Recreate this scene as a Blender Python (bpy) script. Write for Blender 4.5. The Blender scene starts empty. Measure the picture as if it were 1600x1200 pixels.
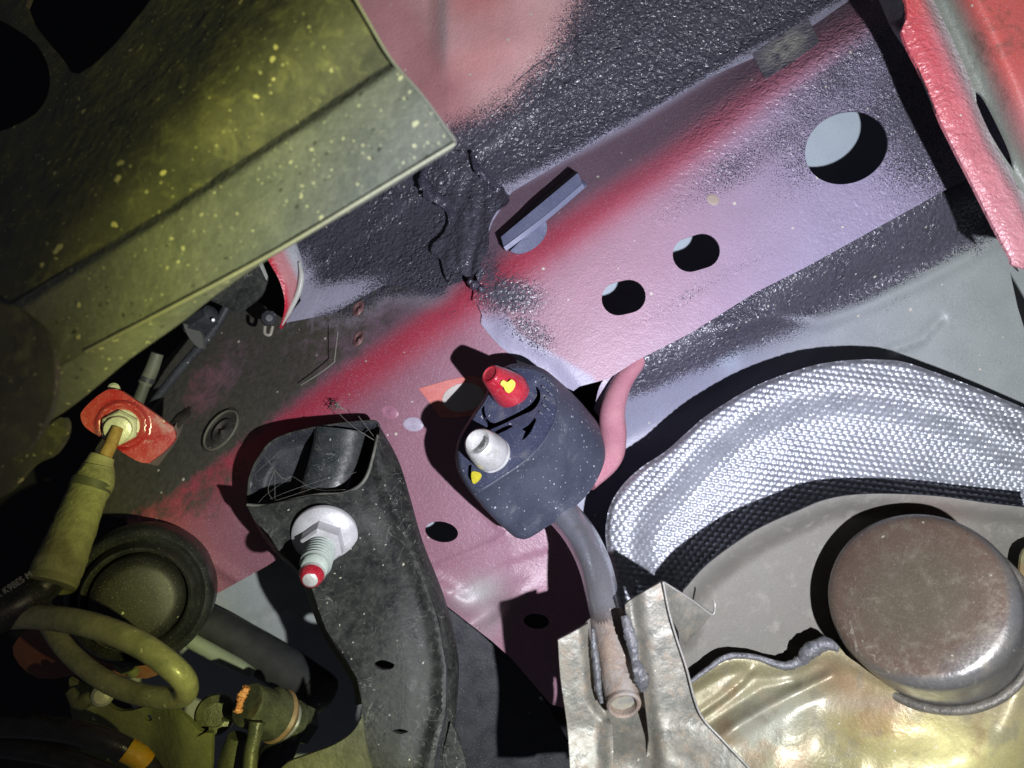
import bpy, math, random
import numpy as np
from mathutils import Vector, noise as mnoise
from mathutils.geometry import delaunay_2d_cdt
random.seed(7); rng = np.random.default_rng(7)
S = bpy.context.scene
C = S.collection
PI = math.pi

# ------------------------------------------------------------------ camera (looks straight up at the underbody)
F = 1200.0                       # focal length in photo pixels (1600 wide)
cam_d = bpy.data.cameras.new('camera'); cam = bpy.data.objects.new('camera', cam_d); C.objects.link(cam)
cam.location = (0, 0, 0); cam.rotation_euler = (PI, 0, 0)     # view +Z, image right = +X, image down = +Y
cam_d.sensor_width = 36; cam_d.lens = 36*F/1600
cam_d.clip_start = .005; cam_d.clip_end = 20
cam_d.dof.use_dof = True; cam_d.dof.focus_distance = .395; cam_d.dof.aperture_fstop = 8
S.camera = cam
# ------------------------------------------------------------------ world: the dark under the car
w = bpy.data.worlds.new('World'); S.world = w; w.use_nodes = True
bg = w.node_tree.nodes['Background']; bg.inputs[0].default_value = (.75, .8, 1, 1); bg.inputs[1].default_value = .034
S.view_settings.view_transform = 'Standard'; S.view_settings.look = 'None'
S.view_settings.exposure = 0; S.view_settings.gamma = 1
# ------------------------------------------------------------------ torch: cool centre, yellow ring, soft dark rim
LPOS = Vector((.12, .078, .0)); AIM = Vector((.10, .0, .42))
ld = bpy.data.lights.new('torch', 'SPOT'); torch = bpy.data.objects.new('torch', ld); C.objects.link(torch)
torch.location = LPOS
torch.rotation_euler = (AIM-LPOS).to_track_quat('-Z', 'Y').to_euler()
ld.energy = 10.8; ld.spot_size = math.radians(116); ld.spot_blend = .15; ld.shadow_soft_size = .0035
ld.use_nodes = True
nt = ld.node_tree; em = nt.nodes['Emission']
tc = nt.nodes.new('ShaderNodeTexCoord'); sx = nt.nodes.new('ShaderNodeSeparateXYZ'); ab = nt.nodes.new('ShaderNodeMath'); ab.operation = 'ABSOLUTE'
ac = nt.nodes.new('ShaderNodeMath'); ac.operation = 'ARCCOSINE'
mr = nt.nodes.new('ShaderNodeMapRange'); mr.inputs['From Max'].default_value = math.radians(60)
cr = nt.nodes.new('ShaderNodeValToRGB')
nt.links.new(tc.outputs['Normal'], sx.inputs[0]); nt.links.new(sx.outputs['Z'], ab.inputs[0]); nt.links.new(ab.outputs[0], ac.inputs[0])
nt.links.new(ac.outputs[0], mr.inputs['Value']); nt.links.new(mr.outputs[0], cr.inputs[0]); nt.links.new(cr.outputs[0], em.inputs[0])
R = cr.color_ramp
def ramp(R, stops):
    while len(R.elements) > 1: R.elements.remove(R.elements[-1])
    R.elements[0].position = stops[0][0]; R.elements[0].color = (*stops[0][1], 1)
    for p, c in stops[1:]:
        e = R.elements.new(p); e.color = (*c, 1)
ramp(R, [(0, (1.0, 1.0, 1.18)), (.28, (.97, .98, 1.10)), (.46, (.86, .88, .92)), (.54, (.78, .81, .76)), (.60, (.80, .82, .42)), (.65, (.62, .62, .18)), (.69, (.24, .22, .07)), (.73, (.085, .07, .045)), (.80, (.03, .026, .024)), (1, (.0, .0, .0))])

# ------------------------------------------------------------------ helpers
def P(x, y, d): return Vector(((x-800)*d/F, (y-600)*d/F, d))
def PA(x, y, d): return np.stack([(x-800)*d/F, (y-600)*d/F, d], 1)
def sm(pts, n=5, closed=False):
    """Catmull-Rom; a point with a trailing 'c' stays a corner"""
    pts = [tuple(p) for p in pts]; L = len(pts); out = []
    cor = [p[-1] == 'c' for p in pts]; q = [np.array(p[:-1] if k else p, float) for p, k in zip(pts, cor)]
    rngi = range(L if closed else L-1)
    for i in rngi:
        b, c = q[i], q[(i+1) % L]
        a = q[i-1] if (closed or i > 0) else 2*b-c
        d = q[(i+2) % L] if (closed or i+2 < L) else 2*c-b
        if cor[i]: a = 2*b-c
        if cor[(i+1) % L]: d = 2*c-b
        for k in range(n):
            t = k/n
            out.append(.5*((2*b)+(-a+c)*t+(2*a-5*b+4*c-d)*t*t+(-a+3*b-3*c+d)*t**3))
    if not closed: out.append(q[-1])
    return [tuple(o) for o in out]
def ell(cx, cy, a, b, rot=0, n=40):
    r = math.radians(rot)
    return [(cx+a*math.cos(t)*math.cos(r)-b*math.sin(t)*math.sin(r), cy+a*math.cos(t)*math.sin(r)+b*math.sin(t)*math.cos(r)) for t in [2*PI*k/n for k in range(n)]]
def capsule(x0, y0, x1, y1, r, n=12):
    a = math.atan2(y1-y0, x1-x0); o = []
    for k in range(n+1): t = a-PI/2+PI*k/n; o.append((x1+r*math.cos(t), y1+r*math.sin(t)))
    for k in range(n+1): t = a+PI/2+PI*k/n; o.append((x0+r*math.cos(t), y0+r*math.sin(t)))
    return o
def inside(x, y, poly):
    poly = np.array(poly); r = np.zeros(x.shape, bool); j = len(poly)-1
    for i in range(len(poly)):
        xi, yi = poly[i]; xj, yj = poly[j]
        if yi != yj: r ^= ((yi > y) != (yj > y)) & (x < (xj-xi)*(y-yi)/(yj-yi)+xi)
        j = i
    return r
def pdist(x, y, line, signed=False):
    best = np.full(x.shape, 1e9); sg = np.ones(x.shape)
    for (x0, y0), (x1, y1) in zip(line[:-1], line[1:]):
        dx, dy = x1-x0, y1-y0; L = dx*dx+dy*dy+1e-12
        t = np.clip(((x-x0)*dx+(y-y0)*dy)/L, 0, 1)
        d = np.hypot(x-x0-t*dx, y-y0-t*dy); m = d < best
        best = np.where(m, d, best); sg = np.where(m, np.sign(dy*(x-x0)-dx*(y-y0)), sg)
    return best*sg if signed else best
def ss(v, a, b): t = np.clip((v-a)/(b-a), 0, 1); return t*t*(3-2*t)
def gauss(x, y, cx, cy, a, b=None, rot=0):
    b = b or a; r = math.radians(rot); u = (x-cx)*math.cos(r)+(y-cy)*math.sin(r); v = -(x-cx)*math.sin(r)+(y-cy)*math.cos(r)
    return np.exp(-(u/a)**2-(v/b)**2)
def fbm(x, y, s, seed=0, oct=3):
    """cheap smooth value noise on arrays, about -1..1, s = feature size in px"""
    g = np.random.default_rng(1000+seed); tot = 0; amp = 1; norm = 0
    for o in range(oct):
        T = g.random((64, 64))*2-1; u = x/s+97.3; v = y/s+41.7
        i = np.floor(u).astype(int); j = np.floor(v).astype(int); fu = u-i; fv = v-j; fu = fu*fu*(3-2*fu); fv = fv*fv*(3-2*fv)
        A = T[i % 64, j % 64]; B = T[(i+1) % 64, j % 64]; Cc = T[i % 64, (j+1) % 64]; Dd = T[(i+1) % 64, (j+1) % 64]
        tot = tot+amp*((A*(1-fu)+B*fu)*(1-fv)+(Cc*(1-fu)+Dd*fu)*fv); norm += amp; amp *= .5; s /= 2
    return tot/norm
def thing(name, label, cat, loc, group=None):
    o = bpy.data.objects.new(name, None); C.objects.link(o); o.location = loc; o.empty_display_size = .01
    o['label'] = label; o['category'] = cat
    if group: o['group'] = group
    return o
def tag(o, label, cat, group=None):
    o['label'] = label; o['category'] = cat
    if group: o['group'] = group
    return o
def obj(name, V, Fc, mat, parent=None, attrs=None, smooth=True, sharp=None, label=None, kind=None):
    V = np.array(V, float)
    if parent is not None:
        off = Vector((0, 0, 0)); p = parent
        while p: off += p.location; p = p.parent
        org = np.array(off); loc = (0, 0, 0)
    else:
        org = V.mean(0); loc = org
    me = bpy.data.meshes.new(name); me.from_pydata((V-org).tolist(), [], [tuple(int(i) for i in f) for f in Fc])
    me.materials.append(mat)
    if smooth: me.polygons.foreach_set('use_smooth', [True]*len(me.polygons))
    if attrs:
        for k, v in attrs.items():
            v = np.array(v, float)
            if v.ndim == 2:
                a = me.attributes.new(k, 'FLOAT_COLOR', 'POINT'); a.data.foreach_set('color', np.concatenate([v, np.ones((len(v), 1))], 1).ravel())
            else:
                a = me.attributes.new(k, 'FLOAT', 'POINT'); a.data.foreach_set('value', v.ravel())
    if sharp:
        me.set_sharp_from_angle(angle=math.radians(sharp))
    me.update()
    o = bpy.data.objects.new(name, me); C.objects.link(o); o.location = loc
    if parent is not None: o.parent = parent
    if label: o['label'] = label
    if kind: o['kind'] = kind
    return o
def sheet(name, outline, D, mat, parent=None, step=9, holes=(), thick=.0012, at=None, sharp=40, label=None, kind=None, jit=0, ret=False):
    """plate whose outline and holes are pixel polygons placed at real distance D(x, y)"""
    Dn = (lambda x, y: np.full(x.shape, float(D))) if not callable(D) else D
    def dens(poly):
        o = []
        for a, b in zip(poly, poly[1:]+poly[:1]):
            k = max(1, int(math.hypot(b[0]-a[0], b[1]-a[1])/step))
            o += [(a[0]+(b[0]-a[0])*i/k, a[1]+(b[1]-a[1])*i/k) for i in range(k)]
        return o
    loops = [dens([tuple(p[:2]) for p in l]) for l in [outline]+list(holes)]
    pts = []; edges = []
    for l in loops:
        n0 = len(pts); pts += l; edges += [(n0+i, n0+(i+1) % len(l)) for i in range(len(l))]
    A = np.array(pts); x0, y0 = A[:, 0].min(), A[:, 1].min(); x1, y1 = A[:, 0].max(), A[:, 1].max()
    gx, gy = np.meshgrid(np.arange(x0+step/2, x1, step), np.arange(y0+step/2, y1, step*.87)); gx = gx+(np.arange(gx.shape[0])[:, None] % 2)*step/2
    gx = gx.ravel(); gy = gy.ravel()
    m = inside(gx, gy, loops[0])
    for h in loops[1:]: m &= ~inside(gx, gy, h)
    for l in loops: m &= pdist(gx, gy, l+l[:1]) > step*.45
    allp = pts+list(zip(gx[m].tolist(), gy[m].tolist()))
    vs, es, fs, ov, oe, of = delaunay_2d_cdt([Vector(p) for p in allp], edges, [], 0, 1e-4)
    V2 = np.array([tuple(v) for v in vs]); Fc = np.array(fs)
    cx = V2[Fc].mean(1); k = inside(cx[:, 0], cx[:, 1], loops[0])
    for h in loops[1:]: k &= ~inside(cx[:, 0], cx[:, 1], h)
    Fc = Fc[k]
    # orient towards the camera (-Z): image x right, y down, z away
    e1 = V2[Fc[:, 1]]-V2[Fc[:, 0]]; e2 = V2[Fc[:, 2]]-V2[Fc[:, 0]]; cr_ = e1[:, 0]*e2[:, 1]-e1[:, 1]*e2[:, 0]
    Fc[cr_ > 0] = Fc[cr_ > 0][:, ::-1]
    d = Dn(V2[:, 0], V2[:, 1]); V = PA(V2[:, 0], V2[:, 1], d); n = len(V)
    faces = Fc.tolist()
    if thick:
        V = np.concatenate([V, V+np.array([0, 0, thick])])
        cnt = {}
        for f in faces:
            for a, b in ((f[0], f[1]), (f[1], f[2]), (f[2], f[0])): cnt[(a, b)] = 1
        bd = [(a, b) for (a, b) in cnt if (b, a) not in cnt]
        faces = faces+[[c+n for c in f[::-1]] for f in faces]+[[b, a, a+n, b+n] for a, b in bd]
    attrs = None
    if at:
        attrs = at(V2[:, 0], V2[:, 1])
        if thick: attrs = {k: np.concatenate([v, v]) for k, v in attrs.items()}
    return obj(name, V, faces, mat, parent, attrs, True, sharp, label, kind)
def rings(name, RV, mat, parent=None, closed=True, cap0=False, cap1=False, sharp=35, smooth=True, label=None, attrs=None, kind=None):
    """skin over successive rings of equally many 3-D points"""
    n = len(RV[0]); V = np.concatenate([np.array([tuple(p) for p in r]) for r in RV]); Fc = []
    for i in range(len(RV)-1):
        for j in range(n if closed else n-1):
            a = i*n+j; b = i*n+(j+1) % n; Fc.append([a, b, b+n, a+n])
    if cap0: Fc.append(list(range(n))[::-1])
    if cap1: Fc.append([(len(RV)-1)*n+j for j in range(n)])
    o = obj(name, V, Fc, mat, parent, attrs, smooth, None, label, kind)
    import bmesh
    bm = bmesh.new(); bm.from_mesh(o.data); bmesh.ops.recalc_face_normals(bm, faces=bm.faces); bm.to_mesh(o.data); bm.free()
    if sharp: o.data.set_sharp_from_angle(angle=math.radians(sharp))
    return o
def tube(name, path, r, mat, parent=None, seg=20, n=6, cap=True, label=None, flat=1, kind=None, sharp=50, wob=0):
    """path of (px, py, depth); r in px at that depth (number or list)"""
    pts = sm(path, n); k = len(pts); Q = [P(*p) for p in pts]
    rs = np.interp(np.linspace(0, 1, k), np.linspace(0, 1, len(r)), r) if hasattr(r, '__len__') else np.full(k, r)
    RV = []; up = None
    for i, q in enumerate(Q):
        t = (Q[min(i+1, k-1)]-Q[max(i-1, 0)]).normalized()
        if up is None: up = t.cross(Vector((0, 0, 1))).normalized(); up = up if up.length > .1 else Vector((1, 0, 0))
        up = (up-t*up.dot(t)).normalized(); b = t.cross(up); rm = rs[i]*pts[i][2]/F
        RV.append([q+(up*math.cos(a)+b*math.sin(a)*flat)*rm*(1+wob*mnoise.noise(Vector((i*.7, a*1.5, 3)))) for a in [2*PI*j/seg for j in range(seg)]])
    return rings(name, RV, mat, parent, True, cap, cap, sharp, label=label, kind=kind)
def lathe(name, A, B, prof, mat, parent=None, seg=40, caps=(False, True), sharp=35, poly=None, label=None, squash=None):
    """profile [(t, r)] about the axis A->B; t in metres along it"""
    ax = (B-A).normalized(); u = ax.cross(Vector((.3, 1, .1))).normalized(); v = ax.cross(u); RV = []
    for t, r in prof: RV.append([A+ax*t+(u*math.cos(a)+v*math.sin(a))*r for a in [2*PI*j/seg for j in range(seg)]])
    return rings(name, RV, mat, parent, True, caps[0], caps[1], sharp, label=label)
def hexa(name, A, B, prof, mat, parent=None, rot=0):
    ax = (B-A).normalized(); u = ax.cross(Vector((.3, 1, .1))).normalized(); v = ax.cross(u)
    RV = [[A+ax*t+(u*math.cos(a+rot)+v*math.sin(a+rot))*r for a in [2*PI*j/6 for j in range(6)]] for t, r in prof]
    return rings(name, RV, mat, parent, True, True, True, None, smooth=False)
def strip(name, La, Lb, mat, parent=None, n=6, m=6, thick=.001, sag=0, smooth=True, at=None, label=None, bow=(0, 0, 0)):
    """ruled plate between two equally long lists of (px, py, depth)"""
    A = sm(La, m); B = sm(Lb, m); RV = []
    for k in range(n+1):
        t = k/n; RV.append([P(*a).lerp(P(*b), t)+Vector(bow)*(4*t*(1-t)) for a, b in zip(A, B)])
    V = np.concatenate([np.array([tuple(p) for p in r]) for r in RV]); w_ = len(RV[0]); Fc = []
    for i in range(n):
        for j in range(w_-1): a = i*w_+j; Fc.append([a, a+1, a+w_+1, a+w_])
    N = len(V)
    if thick:
        V = np.concatenate([V, V+np.array([0, 0, thick])]); Fc2 = [[c+N for c in f[::-1]] for f in Fc]
        bd = [j for j in range(w_)]+[i*w_+w_-1 for i in range(1, n+1)]+[n*w_+j for j in range(w_-2, -1, -1)]+[i*w_ for i in range(n-1, 0, -1)]
        Fc = Fc+Fc2+[[a, b, b+N, a+N][::-1] for a, b in zip(bd, bd[1:]+bd[:1])]
    attrs = None
    if at:
        px = V[:, 0]/V[:, 2]*F+800; py = V[:, 1]/V[:, 2]*F+600; attrs = at(px, py)
    return obj(name, V, Fc, mat, parent, attrs, smooth, 40, label)

# ------------------------------------------------------------------ materials
def nodes(name):
    m = bpy.data.materials.new(name); m.use_nodes = True; t = m.node_tree; return m, t, t.nodes['Principled BSDF']
class G:
    def __init__(s, t): s.t = t
    def n(s, ty, **kw):
        q = s.t.nodes.new(ty)
        for k, v in kw.items():
            if k.startswith('i_'):
                key = k[2:]; key = int(key) if key.isdigit() else key.replace('_', ' ')
                s.set(q.inputs[key], v)
            else: setattr(q, k, v)
        return q
    def set(s, inp, v):
        if isinstance(v, bpy.types.NodeSocket): s.t.links.new(v, inp)
        elif isinstance(v, (tuple, list)) and len(v) == 3 and inp.type == 'RGBA': inp.default_value = (*v, 1)
        else: inp.default_value = v
    def noise(s, co, scale, det=3, rough=.55, dist=0): return s.n('ShaderNodeTexNoise', i_Vector=co, i_Scale=scale, i_Detail=det, i_Roughness=rough, i_Distortion=dist).outputs[0]
    def math(s, op, a, b=0, c=None):
        q = s.n('ShaderNodeMath', operation=op); s.set(q.inputs[0], a); s.set(q.inputs[1], b)
        if c is not None: s.set(q.inputs[2], c)
        return q.outputs[0]
    def rng(s, v, a, b, c=0, d=1): return s.n('ShaderNodeMapRange', i_Value=v, i_From_Min=a, i_From_Max=b, i_To_Min=c, i_To_Max=d).outputs[0]
    def mix(s, f, a, b, bt='MIX'):
        q = s.n('ShaderNodeMix', data_type='RGBA', blend_type=bt); s.set(q.inputs[0], f); s.set(q.inputs[6], a); s.set(q.inputs[7], b); return q.outputs[2]
    def attr(s, n): return s.n('ShaderNodeAttribute', attribute_name=n)
def M(name, col, col2=None, mscale=60, rough=.5, metal=0, spec=.5, fleck=None, grime=None, bumps=((900, .3),), tint=False, scratch=None, coatw=0, rvar=.12, mlo=.35, mhi=.65):
    """col/col2 mottled; fleck=(colour, scale, radius, share); grime=(colour, scale, lo, hi); bumps of (scale, strength)"""
    m, t, b = nodes(name); g = G(t); co = g.n('ShaderNodeTexCoord').outputs['Object']
    base = g.attr('tint').outputs['Color'] if tint else col
    n1 = g.noise(co, mscale, 5, .62)
    c = g.mix(g.rng(n1, mlo, mhi), base, col2) if col2 and not tint else (g.mix(g.rng(n1, .4, .7, 0, .35), base, col2) if col2 else g.mix(0, base, base))
    fine = g.noise(co, 1400, 2); c = g.mix(.35, c, g.rng(fine, .3, .7, .55, 1.15), 'MULTIPLY')
    r = g.rng(n1, .3, .7, rough-rvar, rough+rvar)
    if grime:
        gn = g.noise(co, grime[1], 6, .68, .4); k = g.rng(gn, grime[2], grime[3]); c = g.mix(k, c, grime[0]); r = g.math('MULTIPLY_ADD', k, .3, r)
    if scratch:
        sc = g.n('ShaderNodeTexNoise', i_Vector=co, i_Scale=scratch[1], i_Detail=2, i_Distortion=2.2).outputs[0]
        k = g.math('SUBTRACT', sc, .5); k = g.math('ABSOLUTE', k); k = g.rng(k, scratch[2], 0); big = g.rng(g.noise(co, scratch[1]*.5, 2), .45, .62)
        k = g.math('MULTIPLY', k, big); c = g.mix(k, c, scratch[0])
    hf = None
    if grime or fleck:   # fine dust grains
        dg = g.noise(co, 1900, 1); c = g.mix(g.math('MULTIPLY', g.rng(dg, .66, .74), .45), c, fleck[0] if fleck and not isinstance(fleck[0][0], tuple) else (grime[0] if grime else fleck[0][0]))
    if fleck:
        for q, fl in enumerate(fleck if isinstance(fleck[0][0], tuple) else [fleck]):
            wv = g.n('ShaderNodeVectorMath', operation='MULTIPLY_ADD'); nz = g.n('ShaderNodeTexNoise', i_Vector=co, i_Scale=fl[1]*1.5, i_Detail=1)
            t.links.new(nz.outputs[1], wv.inputs[0]); wv.inputs[1].default_value = (.7/fl[1],)*3; t.links.new(co, wv.inputs[2])
            vo = g.n('ShaderNodeTexVoronoi', i_Vector=wv.outputs[0], i_Scale=fl[1]); sel = g.n('ShaderNodeSeparateColor'); t.links.new(vo.outputs['Color'], sel.inputs[0])
            rad = g.math('MULTIPLY', sel.outputs[1], fl[2]*1.35); k = g.math('SUBTRACT', rad, vo.outputs['Distance']); k = g.rng(k, 0, .03)
            k = g.math('MULTIPLY', k, g.rng(sel.outputs[0], fl[3]*1.3+.02, fl[3]*1.3)); c = g.mix(k, c, fl[0])
            hf = k if hf is None else g.math('ADD', hf, k)
    nb = None
    for sc, st in bumps:
        h = g.noise(co, sc, 3, .6)
        q = g.n('ShaderNodeBump', i_Strength=st, i_Distance=(.30 if sc >= 250 else .09)/sc, i_Height=h)
        if nb: t.links.new(nb, q.inputs['Normal'])
        nb = q.outputs[0]
    g.set(b.inputs['Base Color'], c); g.set(b.inputs['Roughness'], r); b.inputs['Metallic'].default_value = metal
    b.inputs['Specular IOR Level'].default_value = spec; b.inputs['Coat Weight'].default_value = coatw; b.inputs['Coat Roughness'].default_value = .2
    if nb: t.links.new(nb, b.inputs['Normal'])
    return m
def paint_mat():
    """factory paint (tint) speckled at its rim by sprayed black undercoat (coat), rippled skin (stip), dust film (dust)"""
    m, t, b = nodes('sprayed_body_paint'); g = G(t); co = g.n('ShaderNodeTexCoord').outputs['Object']
    tint = g.attr('tint').outputs['Color']; coat = g.attr('coat').outputs['Fac']; stip = g.attr('stip').outputs['Fac']; dust = g.attr('dust').outputs['Fac']
    f1 = g.noise(co, 1500, 2, .5); f2 = g.noise(co, 3000, 1); f3 = g.noise(co, 45, 4)
    c = g.mix(.8, tint, g.rng(f2, .3, .7, .72, 1.2), 'MULTIPLY'); c = g.mix(.6, c, g.rng(f3, .3, .7, .88, 1.1), 'MULTIPLY')
    c = g.mix(g.rng(f1, .58, .72, 0, .35), c, (.5, .5, .58))
    mix = g.math('ADD', coat, g.math('MULTIPLY', g.math('SUBTRACT', f1, .5), 2.0)); mix = g.math('ADD', mix, g.math('MULTIPLY', g.math('SUBTRACT', f3, .5), .45)); k = g.rng(mix, .44, .58)
    und = g.mix(g.noise(co, 500, 2), (.042, .041, .056), (.12, .117, .15)); c = g.mix(k, c, und)
    dn = g.noise(co, 120, 6, .7, .5); kd = g.rng(g.math('ADD', g.math('MULTIPLY', dust, 1.0), g.math('MULTIPLY', g.math('SUBTRACT', dn, .5), 1.3)), .35, .75)
    kd = g.math('MULTIPLY', kd, g.rng(dust, 0, .1)); c = g.mix(kd, c, g.mix(g.noise(co, 300, 4), (.035, .032, .025), (.12, .11, .085)))
    vo = g.n('ShaderNodeTexVoronoi', i_Vector=co, i_Scale=220); sel = g.n('ShaderNodeSeparateColor'); t.links.new(vo.outputs['Color'], sel.inputs[0])
    ks = g.rng(g.math('SUBTRACT', g.math('MULTIPLY', sel.outputs[1], .22), vo.outputs['Distance']), 0, .02); ks = g.math('MULTIPLY', ks, g.rng(sel.outputs[0], .10, .08))
    c = g.mix(ks, c, (.6, .56, .48))
    lf = g.rng(g.noise(co, 70, 3), .35, .65, .35, .95); st = g.math('MAXIMUM', g.math('MULTIPLY', k, lf), stip)
    w1 = g.noise(co, 300, 2, .5, 1.1); w2 = g.noise(co, 1000, 2)
    b1 = g.n('ShaderNodeBump', i_Distance=.0030, i_Height=w1); t.links.new(st, b1.inputs['Strength'])
    b2 = g.n('ShaderNodeBump', i_Distance=.00022, i_Height=w2, i_Strength=.5); t.links.new(b1.outputs[0], b2.inputs['Normal'])
    b3 = g.n('ShaderNodeBump', i_Distance=.0006, i_Height=dn, i_Normal=b2.outputs[0]); t.links.new(kd, b3.inputs['Strength'])
    t.links.new(b3.outputs[0], b.inputs['Normal'])
    g.set(b.inputs['Base Color'], c); r = g.math('SUBTRACT', .45, g.math('MULTIPLY', st, .25)); r = g.math('MULTIPLY_ADD', kd, .3, r); g.set(b.inputs['Roughness'], r)
    b.inputs['Specular IOR Level'].default_value = .6
    g.set(b.inputs['Coat Weight'], g.math('MULTIPLY', g.math('MULTIPLY', k, .5), g.math('SUBTRACT', 1.0, kd))); b.inputs['Coat Roughness'].default_value = .26; t.links.new(b1.outputs[0], b.inputs['Coat Normal'])
    return m
PAINT = paint_mat()
CHASSIS = M('dusty_black_steel', (.014, .015, .016), (.045, .047, .043), 120, .55, fleck=[((.42, .42, .34), 420, .16, .16), ((.5, .48, .36), 130, .09, .10)], grime=((.09, .09, .072), 420, .5, .8), scratch=((.2, .2, .18), 70, .012), bumps=((500, .4), (90, .3)), spec=.35)
BEAM = M('muddy_green_grey_steel', (.15, .165, .155), (.21, .22, .20), 40, .5, fleck=[((.62, .62, .42), 260, .17, .30), ((.06, .07, .06), 320, .2, .3), ((.6, .6, .42), 520, .2, .35)], grime=((.24, .26, .22), 200, .54, .76), bumps=((300, .6), (80, .4)))
BEAMD = M('dark_olive_beam_face', (.08, .085, .07), (.15, .15, .10), 35, .45, fleck=[((.75, .7, .35), 170, .20, .16), ((.45, .45, .25), 420, .2, .4)], grime=((.26, .26, .13), 120, .52, .78), bumps=((150, .9), (60, .6)))
RUBBER = M('navy_grey_rubber', (.048, .055, .083), (.066, .073, .105), 80, .50, fleck=[((.50, .50, .58), 300, .15, .40), ((.40, .38, .42), 520, .16, .5), ((.5, .42, .36), 150, .07, .08)], grime=((.16, .16, .17), 90, .58, .85), bumps=((800, .25), (200, .2)))
RUBBERF = M('navy_rubber_face', (.048, .056, .10), (.066, .075, .125), 80, .42, fleck=((.55, .55, .62), 300, .15, .35), grime=((.15, .15, .17), 110, .55, .8), bumps=((800, .25), (150, .5)))
BLKRUB = M('black_rubber', (.016, .017, .020), (.03, .031, .034), 70, .40, fleck=((.45, .43, .3), 150, .12, .10), grime=((.05, .052, .045), 90, .58, .85), bumps=((400, .2),))
HOSEM = M('dusty_olive_sleeve', (.20, .205, .12), (.30, .30, .17), 90, .75, fleck=((.35, .35, .2), 250, .18, .2), grime=((.10, .09, .05), 60, .5, .8), bumps=((350, .8), (90, .5)))
SPRING = M('dusty_spring_coating', (.17, .18, .11), (.30, .30, .19), 90, .38, fleck=((.45, .45, .3), 250, .16, .2), grime=((.28, .28, .17), 110, .5, .75), bumps=((350, .5),), coatw=.3)
SPRBLK = M('black_spring_coating', (.02, .021, .022), (.04, .04, .038), 90, .3, bumps=((350, .3),))
ZINC = M('silvery_zinc', (.62, .61, .64), (.72, .71, .74), 120, .42, .25, fleck=((.8, .5, .55), 180, .12, .05), bumps=((700, .25),))
ZINCG = M('pale_green_zinc_thread', (.55, .64, .60), (.66, .72, .68), 150, .4, .2, bumps=((700, .25),))
WHITE = M('cast_aluminium_tip', (.62, .62, .60), (.80, .80, .78), 130, .36, .3, grime=((.3, .29, .26), 160, .58, .85), bumps=((500, .4),))
REDP = M('red_gloss_paint', (.42, .012, .03), (.55, .05, .07), 80, .22, spec=.7, fleck=((.7, .45, .4), 210, .12, .10), grime=((.35, .20, .17), 140, .6, .9), bumps=((300, .25),), coatw=.5)
REDB = M('red_bracket_paint', (.42, .018, .022), (.50, .07, .07), 60, .26, spec=.7, fleck=((.75, .5, .35), 200, .15, .12), grime=((.40, .27, .24), 90, .55, .8), bumps=((300, .2),), coatw=.4)
PINKP = M('pink_primer_paint', (.52, .22, .27), (.60, .28, .32), 60, .32, fleck=((.7, .6, .6), 300, .1, .08), bumps=((900, .25),))
YEL = M('yellow_paint_dab', (.78, .70, .05), (.68, .58, .04), 300, .55, bumps=((500, .6),))
ORG = M('orange_paint_dab', (.85, .42, .01), (.65, .45, .03), 150, .5, bumps=((400, .6),))
STEEL = M('bare_dull_steel_rod', (.40, .41, .44), (.52, .52, .55), 120, .36, .55, grime=((.30, .26, .22), 90, .6, .9), bumps=((600, .25),))
RUST = M('rusty_weld_steel', (.20, .16, .14), (.32, .24, .18), 130, .6, .15, fleck=((.6, .55, .45), 400, .14, .15), grime=((.30, .29, .27), 90, .45, .7), bumps=((400, .5), (120, .5)))
BRKT = M('dirty_bracket_steel', (.17, .17, .145), (.25, .235, .19), 110, .48, .35, fleck=((.65, .62, .5), 420, .13, .18), grime=((.30, .22, .15), 150, .52, .8), bumps=((450, .35), (100, .3)))
BRKE = M('bracket_worn_edge', (.30, .30, .27), (.4, .38, .34), 200, .45, .3)
WELD = M('blue_grey_weld_bead', (.10, .105, .115), (.17, .17, .175), 260, .5, .25, grime=((.3, .24, .18), 200, .6, .8), bumps=((300, 1.0),))
MUFF = M('muffler_plate_steel', (.16, .15, .13), (.22, .21, .17), 70, .58, .12, fleck=((.12, .11, .1), 330, .12, .15), grime=((.28, .27, .22), 120, .55, .8), bumps=((900, .15),), tint=True)
MUFFT = M('heat_tint_highlight_steel', (.3, .3, .2), (.16, .12, .07), 45, .40, .22, fleck=((.62, .58, .48), 300, .13, .12), grime=((.30, .24, .15), 60, .52, .85), bumps=((500, .35), (60, .35)), tint=True)
CAPM = M('bronzed_cap_steel', (.26, .19, .17), (.17, .145, .10), 40, .33, .40, fleck=((.50, .46, .38), 260, .13, .14), scratch=((.34, .31, .25), 55, .008), grime=((.18, .165, .12), 160, .5, .9), bumps=((500, .3),), tint=True)
ALU = M('embossed_aluminium', (.42, .44, .48), (.52, .54, .58), 60, .5, .62, grime=((.40, .42, .48), 50, .6, .9), bumps=((900, .15),), rvar=.05)
DARKP = M('dark_plastic', (.03, .032, .04), (.05, .052, .06), 80, .5, fleck=((.4, .4, .38), 300, .12, .12), bumps=((500, .3),))
CLIPM = M('slate_clip_plastic', (.13, .145, .23), (.16, .175, .27), 80, .4, fleck=((.6, .6, .65), 300, .1, .1), bumps=((600, .2),))
GREYP = M('grey_primer_panel', (.36, .39, .40), (.42, .44, .45), 40, .5, bumps=((300, .2),))
LBLUE = M('pale_blue_primer', (.46, .54, .60), (.50, .58, .63), 30, .5, bumps=((300, .1),))
BLACK = M('black_cavity', (.012, .012, .015), (.02, .02, .022), 40, .7)
WALLD = M('brown_dusted_black', (.03, .028, .024), (.07, .06, .05), 60, .6, fleck=((.4, .38, .3), 200, .12, .2), bumps=((200, .8),))
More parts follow.
